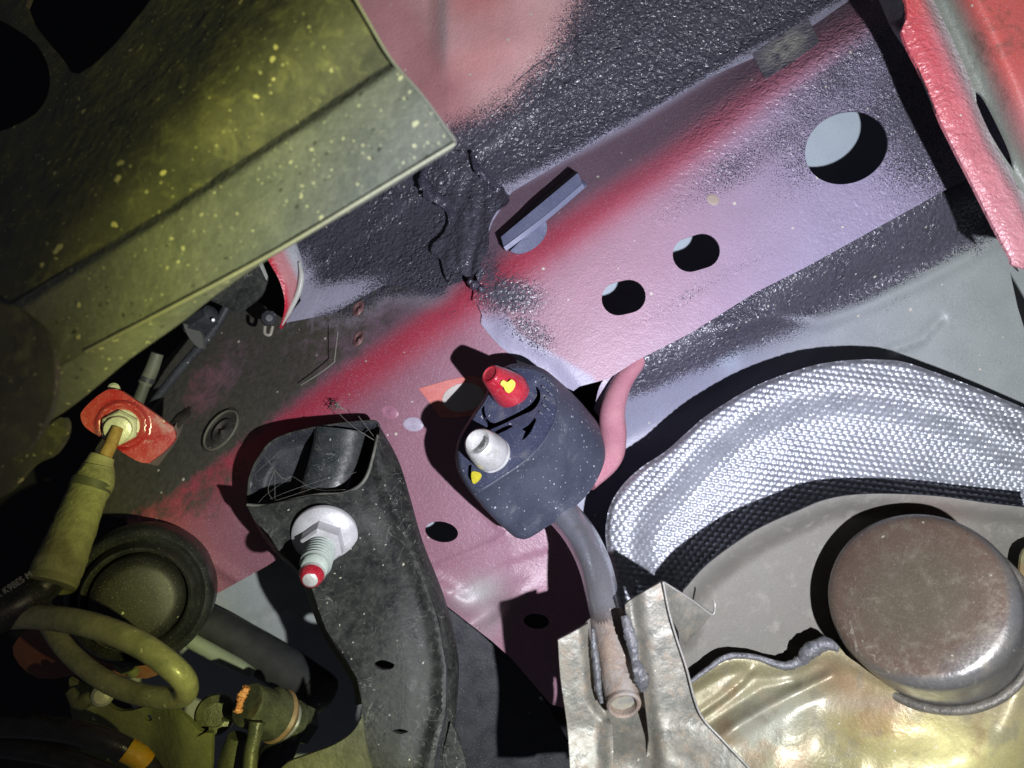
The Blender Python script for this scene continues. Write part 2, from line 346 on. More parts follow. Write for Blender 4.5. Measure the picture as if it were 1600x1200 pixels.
SEAL = M('rippled_seam_sealer', (.045, .042, .065), (.085, .08, .11), 150, .26, spec=.8, bumps=((600, 1.0), (280, 1.0), (150, .9)))
COPPER = M('torn_copper_rubber', (.55, .20, .08), (.70, .32, .15), 400, .5, bumps=((600, .8),))
BROWNR = M('tan_rubber_ring', (.20, .12, .07), (.28, .18, .11), 100, .5)
WEBM = M('spider_silk', (.26, .26, .22), (.34, .34, .3), 100, .6, bumps=())
INK = M('white_hose_print', (.55, .55, .5), (.3, .3, .26), 600, .7, bumps=())
NUTW = M('cream_nut_coating', (.60, .62, .50), (.70, .70, .56), 100, .35, .1, grime=((.5, .42, .15), 120, .55, .8), bumps=((500, .3),))

# ------------------------------------------------------------------ body shell: shared relief
CREASE = [(100, 905), (250, 800), (380, 718), (560, 590), (735, 466), (880, 368), (1040, 262), (1201, 140), (1348, 42), (1480, -50)]
def relief(x, y):
    s = pdist(x, y, CREASE, True); s = -s if pdist(np.array([1000.]), np.array([100.]), CREASE, True)[0] < 0 else s   # s>0 above the crease
    W = np.interp(x, [200, 450, 700, 830, 960, 1150, 1350], [330, 230, 150, 118, 100, 74, 56])
    Rr = np.interp(x, [200, 450, 700, 900], [.085, .060, .040, .032])
    t = s/W; k = 9.0
    f = (np.logaddexp(0, k*t)-np.logaddexp(0, k*(t-1)))/k
    d = .42+np.interp(x, [100, 800], [.022, 0])+Rr*f
    return d, s
def dfloor(x, y):
    d, s = relief(x, y)
    d = d-.004*ss(x, 668, 700)*ss(y, 135, 60)*(x < 900)+.003*gauss(x, y, 640, 60, 45, 120, 0)
    d = d+.012*ss(pdist(x, y, [(560, -60), (690, 150), (705, 215)], True), -5, 90)*0
    d = d+.0010*fbm(x, y, 60, 3)
    # raised panel overlap lines
    d = d-.0010*ss(pdist(x, y, [(845, 175), (1031, 45), (1060, -20)], True), -2, 2)
    d = d+.0007*ss(pdist(x, y, [(800, 135), (890, 68), (960, 20)], True), -2, 2)
    return d
def drail(x, y):
    d, s = relief(x, y)
    d = d+.0004*fbm(x, y, 120, 5)
    # soft joggle behind the overlap edge
    j = pdist(x, y, [(760, 420), (790, 520), (835, 545), (870, 562), (935, 640)], True)
    j = j*np.sign(pdist(np.array([1000.]), np.array([500.]), [(760, 420), (790, 520), (835, 545), (870, 562), (935, 640)], True)[0])
    d = d+.0022*ss(-j, -8, 22)*ss(y, 455, 520)
    return d
def drail_left(x, y):
    d, s = relief(x, y); d = d+.0032+.0005*fbm(x, y, 90, 6)
    d = d+.008*gauss(x, y, 765, 955, 16, 42, 60)-.006*gauss(x, y, 800, 935, 40, 22, -30)-.004*gauss(x, y, 700, 930, 60, 16, 30)
    a = pdist(x, y, [(650, 960), (690, 945), (740, 905), (790, 870), (860, 852), (940, 850)], True); d = d+.0012*ss(a*-1, -2, 2)*0
    d = d+.0014*ss(y-np.interp(x, [650, 690, 740, 790, 860, 940], [962, 941, 908, 880, 858, 850]), -2, 2)
    q = pdist(x, y, [(227, 805), (378, 910)], True); d = d-.003*np.exp(-(q/9)**2)*(x < 420)
    d = d-.0012*np.exp(-(pdist(x, y, [(640, 870), (680, 885), (740, 862), (792, 835), (760, 800)])/3.5)**2)
    d = d-.0012*ss(pdist(x, y, ell(560, 528, 14, 8, -60)[::1]), 3, 0)-.001*ss(pdist(x, y, ell(560, 482, 13, 8, -60)), 3, 0)
    return d
def mixc(a, b, k): k = k[:, None]; return a*(1-k)+b*k
def col(n, c): return np.tile(np.array(c, float), (n, 1))
PINK = (.40, .22, .285); RED = (.45, .04, .075); LILAC = (.34, .32, .46); DPINK = (.265, .108, .145)
def base_paint(x, y):
    n = len(x); d, s = relief(x, y); c = col(n, PINK)
    c = mixc(c, col(n, DPINK), ss(x, 1050, 450)*.95)  # tint darkened towards the left to stand for weaker light there
    c = mixc(c, col(n, LILAC), ss(x, 900, 1350)*.85*ss(s, 20, -40))
    # paint collected along the crease
    c = mixc(c, col(n, RED), np.exp(-((s-4)/np.interp(x, [300, 700, 1000, 1300], [34, 36, 32, 30]))**2)*np.interp(x, [0, 700, 900, 1100, 1300, 1400], [.9, .9, .82, .6, .25, .05]))
    c = mixc(c, col(n, (.19, .125, .16)), ss(s, 12, 46)*.95)  # side wall shading painted in as a darker tint
    return c, s
def at_rail(x, y):
    c, s = base_paint(x, y); n = len(x)
    c = mixc(c, col(n, (.36, .37, .49)), .85*ss(-pdist(x, y, [(747, 477), (790, 540), (840, 572), (905, 610)]), -34, -24)*ss(y, 470, 510))
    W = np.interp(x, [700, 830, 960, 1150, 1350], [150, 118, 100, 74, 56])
    c = mixc(c, col(n, (.55, .54, .68)), ss(s/W, .78, .98)*.9*ss(x, 1300, 1100))  # bare lilac on the fillet, brightened in the tint as its glint
    coat = np.full(n, -.25)
    coat = np.maximum(coat, .95*ss(s/W, .74, 1.15)); coat = np.maximum(coat, -.05+.62*ss(x, 1080, 1300)*ss(s, 0, -30)*ss(s, -230, -100))
    coat = np.maximum(coat, -.2+1.0*gauss(x, y, 1440, 170, 150, 230, -28)); coat = np.maximum(coat, -.25+.80*gauss(x, y, 1200, 230, 260, 55, -31))
    coat = np.maximum(coat, -.25+1.1*gauss(x, y, 795, 462, 80, 46, 10)); coat = np.maximum(coat, -.25+.95*gauss(x, y, 765, 425, 30, 60, 0))
    coat = np.maximum(coat, -.25+.85*gauss(x, y, 825, 515, 85, 34, 35)); coat = np.maximum(coat, -.3+.6*gauss(x, y, 1090, 455, 250, 22, -29))
    coat = np.maximum(coat, -.3+.65*ss(s, 8, 40)*ss(x, 960, 1200))
    stip = .55*ss(x, 930, 1150)*np.exp(-(s/60)**2)+.35*ss(x, 1150, 1400)+.6*gauss(x, y, 780, 445, 50, 45)+.5*ss(s/W, .9, 1.1)
    return dict(tint=c, coat=coat, stip=np.clip(stip, .06, .8), dust=.45*gauss(x, y, 1240, 75, 60, 40, -35)+.25*gauss(x, y, 1330, 40, 60, 40))
def at_left(x, y):
    c, s = base_paint(x, y); n = len(x)
    c = mixc(c, col(n, (.52, .13, .14)), ss(x, 420, 200)*.6)
    c = mixc(c, col(n, (.42, .40, .40)), gauss(x, y, 745, 925, 40, 22, -25)*.9+gauss(x, y, 765, 965, 25, 45, 35)*.5)
    patch = inside(x, y, [(655, 607), (735, 585), (765, 600), (765, 645), (700, 655), (688, 650)])
    coat = np.full(n, -.25); coat = np.maximum(coat, -.25+.9*gauss(x, y, 765, 440, 50, 50)); coat = np.maximum(coat, -.25+.6*gauss(x, y, 800, 480, 60, 30))
    coat = np.maximum(coat, -.4+1.35*ss(pdist(x, y, [(470, 515), (520, 490), (600, 445), (690, 446)]), 46, 0)*ss(x, 735, 680)*ss(x, 470, 560)); c = mixc(c, col(n, (.34, .33, .38)), .7*ss(pdist(x, y, [(442, 505), (520, 490), (600, 445), (680, 444)]), 50, 12)*ss(x, 740, 660)); coat = np.maximum(coat, -.3+.6*gauss(x, y, 700, 490, 40, 30))
    wl = ss(s, 6, 45); dust = wl*np.interp(x, [200, 480, 560, 640, 760], [.62, .72, .6, .32, .05])+.42*ss(x, 520, 300)*ss(s, -60, -5)+.3*gauss(x, y, 340, 800, 60, 60)
    dust = dust*(1-.6*gauss(x, y, 330, 600, 90, 40, -50)); dust = dust-.35*gauss(x, y, 500, 470, 60, 30)*wl
    return dict(tint=c, coat=coat, stip=np.full(n, .10)+.5*gauss(x, y, 760, 440, 45, 45), dust=dust)
def at_floor(x, y):
    n = len(x); c = col(n, (.72, .43, .43)); c = mixc(c, col(n, (.66, .22, .21)), gauss(x, y, 740, -10, 60, 50)*.8+gauss(x, y, 740, 100, 90, 40, -30)*.5)
    c = mixc(c, col(n, (.42, .38, .38)), gauss(x, y, 692, 30, 8, 110)*.6); c = mixc(c, col(n, (.50, .18, .20)), ss(pdist(x, y, [(560, -60), (712, 215)]), 70, 20)*.6)
    d, s = relief(x, y)
    coat = -.35+1.35*ss(pdist(x, y, [(660, 190), (700, 185), (790, 140), (850, 70), (905, -60)], True), 75, -75)
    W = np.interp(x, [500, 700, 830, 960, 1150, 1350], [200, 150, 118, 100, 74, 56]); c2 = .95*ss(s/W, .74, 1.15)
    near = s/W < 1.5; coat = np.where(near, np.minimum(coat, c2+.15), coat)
    c = mixc(c, col(n, (.55, .54, .68)), 1.0*ss(s/W, 1.7, 1.2))  # floor side of the bare lilac fillet, glint painted into the colour
    coat = np.maximum(coat, ss(x, 790, 700)*ss(y, 190, 235)*1.0)
    coat = np.minimum(coat, 1.0-1.15*gauss(x, y, 448, 470, 40, 75, 12)-.9*gauss(x, y, 520, 465, 80, 22, -18))
    return dict(tint=c, coat=coat, stip=.12+.6*ss(coat, .45, .95)*ss(x, 700, 900)+.25*ss(coat, .45, .95), dust=.4*gauss(x, y, 1235, 60, 50, 40))

# ------------------------------------------------------------------ dark upper underbody behind everything (setting)
obj('underbody', [P(-700, -600, .62), P(2300, -600, .62), P(2300, 1800, .62), P(-700, 1800, .62)], [[0, 3, 2, 1]], BLACK, kind='structure', smooth=False)

# ---- floor panel (upper, undercoated)
T_floor = thing('floor_panel', 'pink sprayed floor pressing with thick black rippled undercoat above the long holed rail', 'body panel', P(900, 120, .46))
fillet = [(1480, -90), (1330, -2), (1240, 62), (1110, 120), (985, 188), (890, 245), (800, 300), (770, 345), (745, 420)]
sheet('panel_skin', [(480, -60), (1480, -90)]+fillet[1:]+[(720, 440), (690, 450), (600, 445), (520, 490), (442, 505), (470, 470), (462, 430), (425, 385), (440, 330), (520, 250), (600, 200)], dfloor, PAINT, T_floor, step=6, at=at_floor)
for pth in ([(852, 168), (900, 133), (960, 92), (1012, 58), (1031, 45), (1040, 25), (1052, 0), (1070, -50)], [(806, 128), (840, 100), (887, 70), (925, 40), (985, 0)], [(560, 365), (600, 340), (650, 300)]):
    pth = sm(pth, 4); zz = dfloor(np.array([p[0] for p in pth]), np.array([p[1] for p in pth]))
    tube('panel_crease', [(p[0], p[1], float(q)) for p, q in zip(pth, zz)], 1.1, SEAL, T_floor, seg=6, n=1)
# curved red/pink lip at the left end of the floor pressing, peeling back towards the camera
def at_lip(x, y):
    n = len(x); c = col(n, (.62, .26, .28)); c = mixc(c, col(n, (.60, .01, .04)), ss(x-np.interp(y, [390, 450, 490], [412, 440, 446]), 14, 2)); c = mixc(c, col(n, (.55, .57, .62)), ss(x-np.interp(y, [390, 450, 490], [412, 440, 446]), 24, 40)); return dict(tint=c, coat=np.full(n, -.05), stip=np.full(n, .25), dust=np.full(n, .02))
strip('curved_lip', [(405, 375, .432), (418, 405, .432), (437, 440, .434), (445, 475, .438), (438, 512, .446)], [(455, 360, .449), (470, 402, .447), (472, 435, .447), (464, 470, .449), (440, 514, .452)], PAINT, T_floor, at=at_lip, n=8, bow=(0, 0, -.003), label='red edged curved lip')
tube('rolled_edge', [(468, 410, .442), (471, 432, .442), (466, 458, .443), (452, 487, .445), (441, 508, .448)], [2, 4.5, 4.5, 3.5, 1], M('cream_edge_primer', (.55, .56, .52), None, rough=.4), T_floor, seg=10)
# dented drops of sealer on the floor
tube('sealer_bead', [(738, 238, .452), (745, 262, .450), (762, 280, .450), (782, 300, .449), (800, 312, .448)], [3, 6, 5, 7, 3], SEAL, T_floor, seg=10, flat=.5, wob=.8)
tube('sealer_bead', [(664, 262, .458), (662, 285, .456), (676, 305, .455), (700, 322, .454), (722, 345, .449)], [4, 9, 10, 9, 5], SEAL, T_floor, seg=12, flat=.45, wob=.8)

# ---- the rail: two overlapping box sections
T_rail = thing('chassis_rail', 'long pink and red chassis rail with round and slotted holes running up to the right', 'chassis rail', P(900, 500, .42))
holes_r = [ell(1323, 231, 67, 55, -24, 56), capsule(1078, 398, 1098, 392, 27), capsule(966, 467, 983, 463, 26)]
rail_r = [(747, 430), (770, 345), (800, 300), (890, 245), (985, 188), (1110, 120), (1240, 62), (1330, -2), (1420, -60), (1640, -60), (1640, 215), (1477, 297), (1260, 417), (1180, 457), (1080, 520), (996, 563), (950, 592), (905, 604), (896, 611), (870, 598), (835, 573), (807, 562), (780, 540), (762, 520), (751, 505), (753, 492), (747, 478), (738, 470), (741, 450)]
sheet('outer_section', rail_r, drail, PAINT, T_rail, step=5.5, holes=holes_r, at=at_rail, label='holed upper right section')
holes_l = [ell(690, 831, 26, 16, 10, 32), ell(838, 971, 20, 12, 5, 28), ell(165, 826, 5, 3.5, 15, 12)]
rail_l = [(905, 640), (830, 640), (800, 540), (770, 500), (765, 440), (748, 420), (700, 447), (600, 440), (520, 485), (445, 500), (400, 470), (320, 500), (240, 580), (190, 640), (150, 700), (120, 760), (140, 815), (150, 800), (196, 811), (215, 850), (262, 870), (300, 900), (322, 937), (416, 885), (470, 850), (560, 790), (640, 860), (650, 940), (697, 946), (770, 1003), (800, 1030), (860, 1100), (960, 1130), (1000, 960), (930, 890), (905, 850), (885, 800), (890, 720)]
sheet('inner_section', rail_l, drail_left, PAINT, T_rail, step=6, holes=holes_l, at=at_left, label='dusty lower left section')
# back wall of the rail seen lit through the holes
sheet('inner_plate', [(930, 330), (1180, 190), (1500, 60), (1520, 330), (1180, 440), (960, 560), (900, 520)], lambda x, y: .480+0*x, LBLUE, T_rail, step=60)
sheet('inner_plate', [(600, 760), (750, 760), (780, 880), (620, 880)], lambda x, y: .476+0*x, LBLUE, T_rail, step=60)
# raised spot marks, plugs, grommet
def disc(name, x, y, a, b, rot, mat, parent, D, h=.0006, label=None):
    d0 = float(D(np.array([x*1.]), np.array([y*1.]))[0]); out = ell(x, y, a, b, rot, 28)
    RV = []
    for s, hh in ((1, .0012), (1, -h*.6), (.88, -h), (.5, -h*.9), (.02, -h*.95)):
        RV.append([P(x+(px-x)*s, y+(py-y)*s, float(D(np.array([px]), np.array([py]))[0])+hh) for px, py in out])
    return rings(name, RV, mat, parent, True, False, True, 40, label=label)
PLUM = M('lilac_spot_primer', (.42, .37, .48), (.48, .42, .52), 90, .4)
disc('spot_weld_mark', 646, 663, 16, 11, 5, PLUM, T_rail, drail_left)
disc('spot_weld_mark', 609, 644, 14, 10, 25, M('pink_spot_paint', (.40, .18, .25), None, rough=.35), T_rail, drail_left, .0004)
for (sx_, sy_) in ((560, 482), (560, 529)): disc('spot_weld_mark', sx_, sy_, 13, 7, -62, M('brown_pink_spot', (.22, .11, .11), None, rough=.45), T_rail, drail_left, .0005)
pp = sheet('masked_patch', [(654, 607), (700, 594), (737, 586), (780, 600), (780, 645), (705, 653), (688, 652), (672, 630)], lambda x, y: drail_left(x, y)-.0004, M('salmon_masked_paint', (.66, .19, .17), (.74, .27, .24), 80, .5, bumps=((900, .2),)), T_rail, step=8, thick=.0003, label='salmon masked patch')
sheet('primer_oval', ell(724, 621, 33, 22, -12, 30), lambda x, y: drail_left(x, y)-.0007, M('cream_primer_oval', (.55, .50, .46), (.62, .58, .54), 80, .5), pp, step=8, thick=.0002)
disc('tan_glue_spot', 1114, 312, 10, 8, 30, M('tan_glue', (.42, .34, .28), None, rough=.6), T_rail, drail, .0004)
g_ = disc('rubber_plug', 345, 672, 41, 21, -52, WALLD, T_rail, drail_left, .0022, 'round dusty plug'); disc('plug_centre', 346, 672, 22, 11, -52, WALLD, g_, drail_left, .0042)
tube('plug_rim', [(x, y, float(drail_left(np.array([x]), np.array([y]))[0])-.0022) for x, y in ell(345, 672, 36, 18, -52, 17)+[ell(345, 672, 36, 18, -52, 17)[0]]], 2.2, M('dusty_rim', (.13, .125, .09), None, rough=.7), g_, seg=8, n=2, cap=False)
# upper right: rough pressed patch
sheet('pressed_patch', sm([(1175, 84, 'c'), (1196, 124, 'c'), (1240, 96), (1281, 66, 'c'), (1262, 26, 'c')], 3, True), lambda x, y: relief(x, y)[0]-.0009+.0003*fbm(x, y, 12, 9), PAINT, T_rail, step=5, at=lambda x, y: dict(tint=mixc(col(len(x), (.22, .20, .24)), col(len(x), (.55, .53, .48)), np.clip(gauss(x, y, 1228, 74, 36, 17, -32)*1.3, 0, 1)*ss(fbm(x, y, 14, 91), -.5, .1)), coat=.45-.9*gauss(x, y, 1228, 74, 42, 22, -32), stip=np.full(len(x), .4), dust=.35*gauss(x, y, 1228, 74, 50, 30, -32)))
# torn seam sealer column where the two sections meet
def dseal(x, y):
    return relief(x, y)[0]-.0042+.0022*fbm(x*1.6, y*.6, 22, 11)+.0008*fbm(x*1.4, y*.8, 9, 12)-.0016*gauss(x, y, 722, 375, 26, 70)+.002*gauss(x, y, 738, 400, 6, 50, 12)
seal = sm([(664, 268), (664, 290), (690, 315), (700, 340), (698, 352), (690, 368), (676, 380), (674, 395), (688, 405), (692, 420), (700, 440), (712, 435), (722, 428), (735, 438), (742, 428), (748, 440), (757, 425), (750, 412), (758, 398), (764, 380), (764, 355), (776, 330), (796, 312), (770, 282), (745, 262), (735, 240), (700, 236), (672, 250)], 3, True)
tg = sheet('seam_sealer', seal, dseal, PAINT, None, step=3.5, thick=.0035, sharp=60, at=lambda x, y: dict(tint=col(len(x), (.1, .09, .12)), coat=np.full(len(x), 1.2), stip=.5+.3*fbm(x, y, 40, 13), dust=np.zeros(len(x)))); tag(tg, 'lumpy torn black column of seam sealer left of the wedge clip', 'seam sealer')
for i, (x, y, r) in enumerate([(742, 446, 9), (752, 452, 7), (735, 440, 6)]):
    lathe('sealer_crumb', P(x, y, .424), P(x-3, y-2, .41), [(0, r*.42/F), (.002, r*.36/F), (.0035, r*.15/F)], SEAL, tg, seg=9)
# pink rod hanging out of the rail into the rubber hanger
tube('hanger_pin', [(1000, 560, .437), (972, 598, .430), (957, 640, .424), (957, 680, .420), (950, 715, .414), (915, 750, .406)], [13, 16, 20, 22, 22, 20], PINKP, T_rail, n=8, label='pink bent hanger pin')
strip('pin_gusset', [(975, 566, .432), (940, 598, .432), (928, 640, .434)], [(994, 562, .436), (958, 612, .432), (948, 668, .428)], PAINT, T_rail, at=lambda x, y: dict(tint=col(len(x), (.45, .38, .48)), coat=np.full(len(x), -.3), stip=np.full(len(x), .1), dust=np.zeros(len(x))))
# red painted end of the pin, sticking out through the rubber
A_ = P(800, 612, .3825); B_ = P(765, 584, .3695)
ln = (B_-A_).length; pr = lambda px: px*.43/F
tip = lathe('hanger_pin_tip', A_, B_, [(-.006, pr(22)), (0, pr(25)), (.0012, pr(26.5)), (.003, pr(26)), (ln*.5, pr(21.5)), (ln*.9, pr(15.5)), (ln*.98, pr(13.5)), (ln, pr(11)), (ln*.97, pr(9.5))], REDP, T_rail, seg=32, label='red painted pin tip')
sheet('paint_dab', sm([(782, 600), (786, 594), (793, 597), (799, 593), (805, 598), (803, 607), (796, 614), (790, 611), (787, 605)], 4, True), lambda x, y: .3675+.0001*(x-795)+0*y, YEL, tip, step=4, thick=.008)

# ---- grey inner arch panel below the rail
def dlow(x, y):
    e = [(860, 640), (905, 606), (996, 563), (1080, 520), (1260, 417), (1477, 297), (1640, 215)]
    s = np.abs(pdist(x, y, e))
    d = .432+.022*ss(s, 0, 110)-.0045*np.exp(-(pdist(x, y, [(1130, 512), (1215, 492), (1285, 503), (1350, 480), (1440, 440), (1509, 404), (1580, 360)])/12)**2)
    d = d+.003*np.exp(-(pdist(x, y, [(1395, 546), (1440, 530), (1468, 500)])/8)**2)+.006*gauss(x, y, 1330, 450, 90, 28, -26)+.0006*fbm(x, y, 80, 8)
    return d+.004*ss(y, 500, 900)
def at_low(x, y):
    n = len(x); c = col(n, (.29, .295, .38)); c = mixc(c, col(n, (.34, .37, .355)), ss(x, 1050, 1500)); c = mixc(c, col(n, (.48, .56, .68)), gauss(x, y, 1140, 560, 20, 22)*.6)
    e = [(860, 660), (905, 606), (996, 563), (1080, 520), (1260, 417), (1477, 297), (1640, 215)]; s = pdist(x, y, e)
    wd = np.interp(x, [900, 1000, 1100, 1250, 1400, 1560], [40, 60, 70, 95, 125, 120]); coat = -.3+1.5*ss(s/wd, 1.35, .35)
    coat = coat-.45*np.exp(-(pdist(x, y, [(1215, 492), (1285, 503), (1350, 480), (1509, 404)])/9)**2)*ss(x, 1180, 1230)
    return dict(tint=c, coat=coat, stip=.05+.45*ss(coat, .5, .9), dust=np.zeros(n))
T_low = sheet('inner_arch_panel', [(955, 600), (975, 566), (1080, 505), (1260, 400), (1477, 280), (1640, 200), (1650, 560), (1600, 462), (1578, 425), (1590, 480), (1640, 640), (1640, 780), (1000, 960), (900, 900), (880, 790), (925, 740), (935, 660)], dlow, PAINT, None, step=6, at=at_low)
tag(T_low, 'smooth grey panel speckled with dark undercoat between the pink rail and the dimpled heat shield', 'body panel')
sheet('dark_panel_edge', [(1560, 400), (1600, 455), (1640, 560), (1640, 380), (1580, 380)], .47, GREYP, T_low, step=30)

# ---- red flange at top right
T_fl = thing('rear_cross_panel', 'red and pink sprayed panel with raised lip in the top right corner', 'body panel', P(1530, 150, .36))
def at_fl(x, y):
    n = len(x); c = col(n, (.56, .24, .27)); c = mixc(c, col(n, (.62, .09, .11)), ss(x-np.interp(y, [0, 400], [1415, 1590]), 38, 2)*ss(y, 420, -20)); c = mixc(c, col(n, (.66, .10, .08)), ss(y, 60, -30)*.7)
    r = x-np.interp(y, [0, 66, 132, 220, 304, 420], [1459, 1490, 1519, 1552, 1600, 1650]); c = mixc(c, col(n, (.45, .47, .47)), ss(r, -22, -2)*.85)
    return dict(tint=c, coat=np.full(n, -.12), stip=np.full(n, .42), dust=.25*gauss(x, y, 1412, 40, 25, 40))
lip = [(1400, -40), (1415, 0), (1417, 29), (1409, 48), (1420, 78), (1435, 106), (1455, 150), (1472, 194), (1519, 286), (1552, 352), (1580, 404), (1588, 416), (1660, 425), (1660, 360), (1600, 304), (1585, 279), (1552, 220), (1523, 154), (1519, 132), (1490, 66), (1459, 0), (1445, -40)]
def dfl(x, y):
    r = x-np.interp(y, [0, 66, 132, 220, 304, 420], [1459, 1490, 1519, 1552, 1600, 1650]); return .352+.005*ss(r, -22, 0)+.0005*fbm(x, y, 30, 12)+.002*ss(r, -50, -80)
sheet('raised_lip', sm(lip, 2, True), dfl, PAINT, T_fl, step=5, at=at_fl, thick=.002)
def at_sk(x, y):
    n = len(x); r = x-np.interp(y, [0, 66, 132, 220, 304, 420], [1459, 1490, 1519, 1552, 1600, 1650])
    c = col(n, (.60, .12, .11)); c = mixc(c, col(n, (.58, .24, .25)), ss(y, 90, 240)); c = mixc(c, col(n, (.22, .24, .21)), ss(r, 62, 18)); return dict(tint=c, coat=np.full(n, -.2), stip=np.full(n, .1), dust=.22+.2*gauss(x, y, 1560, 60, 60, 60))
def dsk(x, y):
    r = x-np.interp(y, [0, 66, 132, 220, 304, 420], [1459, 1490, 1519, 1552, 1600, 1650]); return .372-.016*ss(r, 5, 75)+.003*gauss(x, y, 1530, 190, 12, 60, -27)
sheet('recessed_skin', [(1440, -50), (1660, -50), (1660, 420), (1600, 345), (1590, 325), (1560, 290), (1540, 250), (1522, 190), (1518, 150), (1490, 90), (1460, 30)], dsk, PAINT, T_fl, step=6, at=at_sk, holes=[sm([(1524, 142, 'c'), (1537, 152), (1560, 195), (1580, 240), (1585, 268, 'c'), (1566, 240), (1545, 205), (1528, 170)], 3, True)])
strip('side_wall', [(1402, -40, .354), (1417, 29, .354), (1410, 50, .354), (1435, 108, .354), (1472, 196, .354), (1519, 288, .354), (1586, 418, .354)], [(1360, -40, .372), (1384, 20, .372), (1400, 52, .372), (1441, 113, .372), (1480, 206, .374), (1527, 296, .374), (1592, 424, .374)], DARKP, T_fl)

# ---- wedge clip on the rail
T_clip = thing('wedge_clip', 'slate plastic wedge clip lying on the rail beside the torn sealer', 'plastic clip', P(850, 335, .44))
def z(x, y): return float(relief(np.array([x*1.]), np.array([y*1.]))[0][0])
zt = .4225
strip('top_face', [(787, 386, zt+.001), (850, 338, zt), (910, 287, zt)], [(783, 370, zt+.003), (838, 324, zt+.002), (903, 270, zt+.002)], CLIPM, T_clip, thick=.003)
strip('dark_side', [(784, 374, zt+.004), (838, 322, zt+.003), (904, 270, zt+.003)], [(777, 378, .447), (826, 318, .452), (890, 262, .455)], BLACK, T_clip)
strip('front_edge', [(791, 392, zt+.001), (853, 345, zt-.001), (914, 293, zt-.001)], [(787, 386, zt-.0001), (850, 338, zt-.0006), (910, 287, zt-.0006)], M('pale_clip_edge', (.24, .26, .38), None, rough=.5), T_clip, thick=.002)
lathe('end_stud', P(908, 284, zt+.004), P(917, 292, zt-.001), [(0, .0012), (.004, .0013), (.006, .0006)], CLIPM, T_clip, seg=14)
sheet('base_tab', sm([(797, 392, 'c'), (851, 341, 'c'), (855, 356), (850, 372), (837, 386), (820, 395), (806, 396)], 4, True), lambda x, y: .4235+0*x, CLIPM, T_clip, step=6, thick=.002)

# ------------------------------------------------------------------ rubber exhaust hanger
T_iso = thing('rubber_hanger', 'navy grey rubber exhaust hanger block with yellow paint dabs in the middle', 'exhaust hanger', P(830, 700, .37))
face = sm([(793, 571), (822, 569), (850, 577), (868, 596), (876, 640), (856, 688), (822, 724), (782, 752), (745, 772), (724, 754), (712, 722), (716, 687), (733, 656), (756, 622), (772, 590)], 5, True)
cx_, cy_ = 795, 668
def dface(x, y): return .372-.00008*(x-795)-.00018*(y-668)
def ring(scale, dd, shx=0, shy=0, grow=0):
    o = []
    for x, y in face:
        X = cx_+(x-cx_)*scale; Y = cy_+(y-cy_)*scale; d = float(dface(X, Y))+dd
        if grow: L = math.hypot(x-cx_, y-cy_); X += (x-cx_)/L*grow; Y += (y-cy_)/L*grow
        o.append(P(X+shx, Y+shy, d))
    return o
def shell(t): return (70*t, 70*t)
rr = [ring(.895, .0005), ring(.915, .0), ring(.945, .0004), ring(.975, .0018), ring(1.0, .0045)]
for t in (.15, .35, .6, .85, .96): rr.append(ring(1.0, .0045+.0275*t, 70*t, 72*t, 3.5*math.sin(PI*t)))
rr += [ring(.97, .033, 72, 74), ring(.85, .0345, 72, 74), ring(.4, .035, 72, 74)]
rings('body_block', rr, RUBBER, T_iso, True, False, True, 60)
slotA = sm([(757, 622), (757, 641), (762, 655), (772, 661), (790, 654), (812, 643), (830, 631), (839, 617), (837, 604), (843, 610), (844, 624), (834, 640), (815, 649), (792, 660), (772, 669), (757, 675), (752, 672), (762, 666), (754, 650), (752, 632)], 3, True)
slotB = [(772, 675), (785, 668), (797, 664), (802, 666), (792, 672), (777, 679)]
slotC = [(836, 652), (838, 657), (829, 676), (822, 684), (815, 689), (818, 681), (821, 674), (815, 671), (826, 664)]
slotD = sm([(732, 728), (737, 727), (736, 738), (738, 753), (735, 754), (731, 744)], 3, True)
fo = [((cx_+(x-cx_)*.905), (cy_+(y-cy_)*.905)) for x, y in face]
fpl = sheet('front_face', fo, lambda x, y: dface(x, y)+.0006*np.exp(-(pdist(x, y, slotA+slotA[:1])/7)**2)-.0012*gauss(x, y, 810, 640, 14, 10, -30)-.0015*gauss(x, y, 768, 708, 26, 20)*0+.0003*fbm(x, y, 25, 21), RUBBERF, T_iso, step=4.5, holes=[slotA, slotB, slotC, slotD], thick=.016, sharp=50)
sheet('slot_floor', [(cx_+(x-cx_)*.88, cy_+(y-cy_)*.88) for x, y in face[::2]], lambda x, y: dface(x, y)+.022, BLACK, T_iso, step=30)
for pts in ([(799, 625), (803, 615), (811, 608), (817, 607), (817, 612), (811, 620), (805, 626)], [(737, 738), (744, 737), (752, 741), (750, 749), (741, 756), (737, 750)]):
    sheet('paint_dab', sm(pts, 4, True), lambda x, y: dface(x, y)-.0006, YEL, T_iso, step=4, thick=.0012)
for i, (x, y) in enumerate([(852, 592), (857, 596), (862, 600), (850, 606), (856, 611), (861, 616), (855, 624), (851, 634), (857, 640), (846, 646)]):  # worn moulded characters
    q = float(dface(x, y)); tube('moulded_mark', [(x-3, y-2.5, q-.0002), (x+3, y+2.5, q-.0002)], 1.6, RUBBER, T_iso, seg=6, n=1)

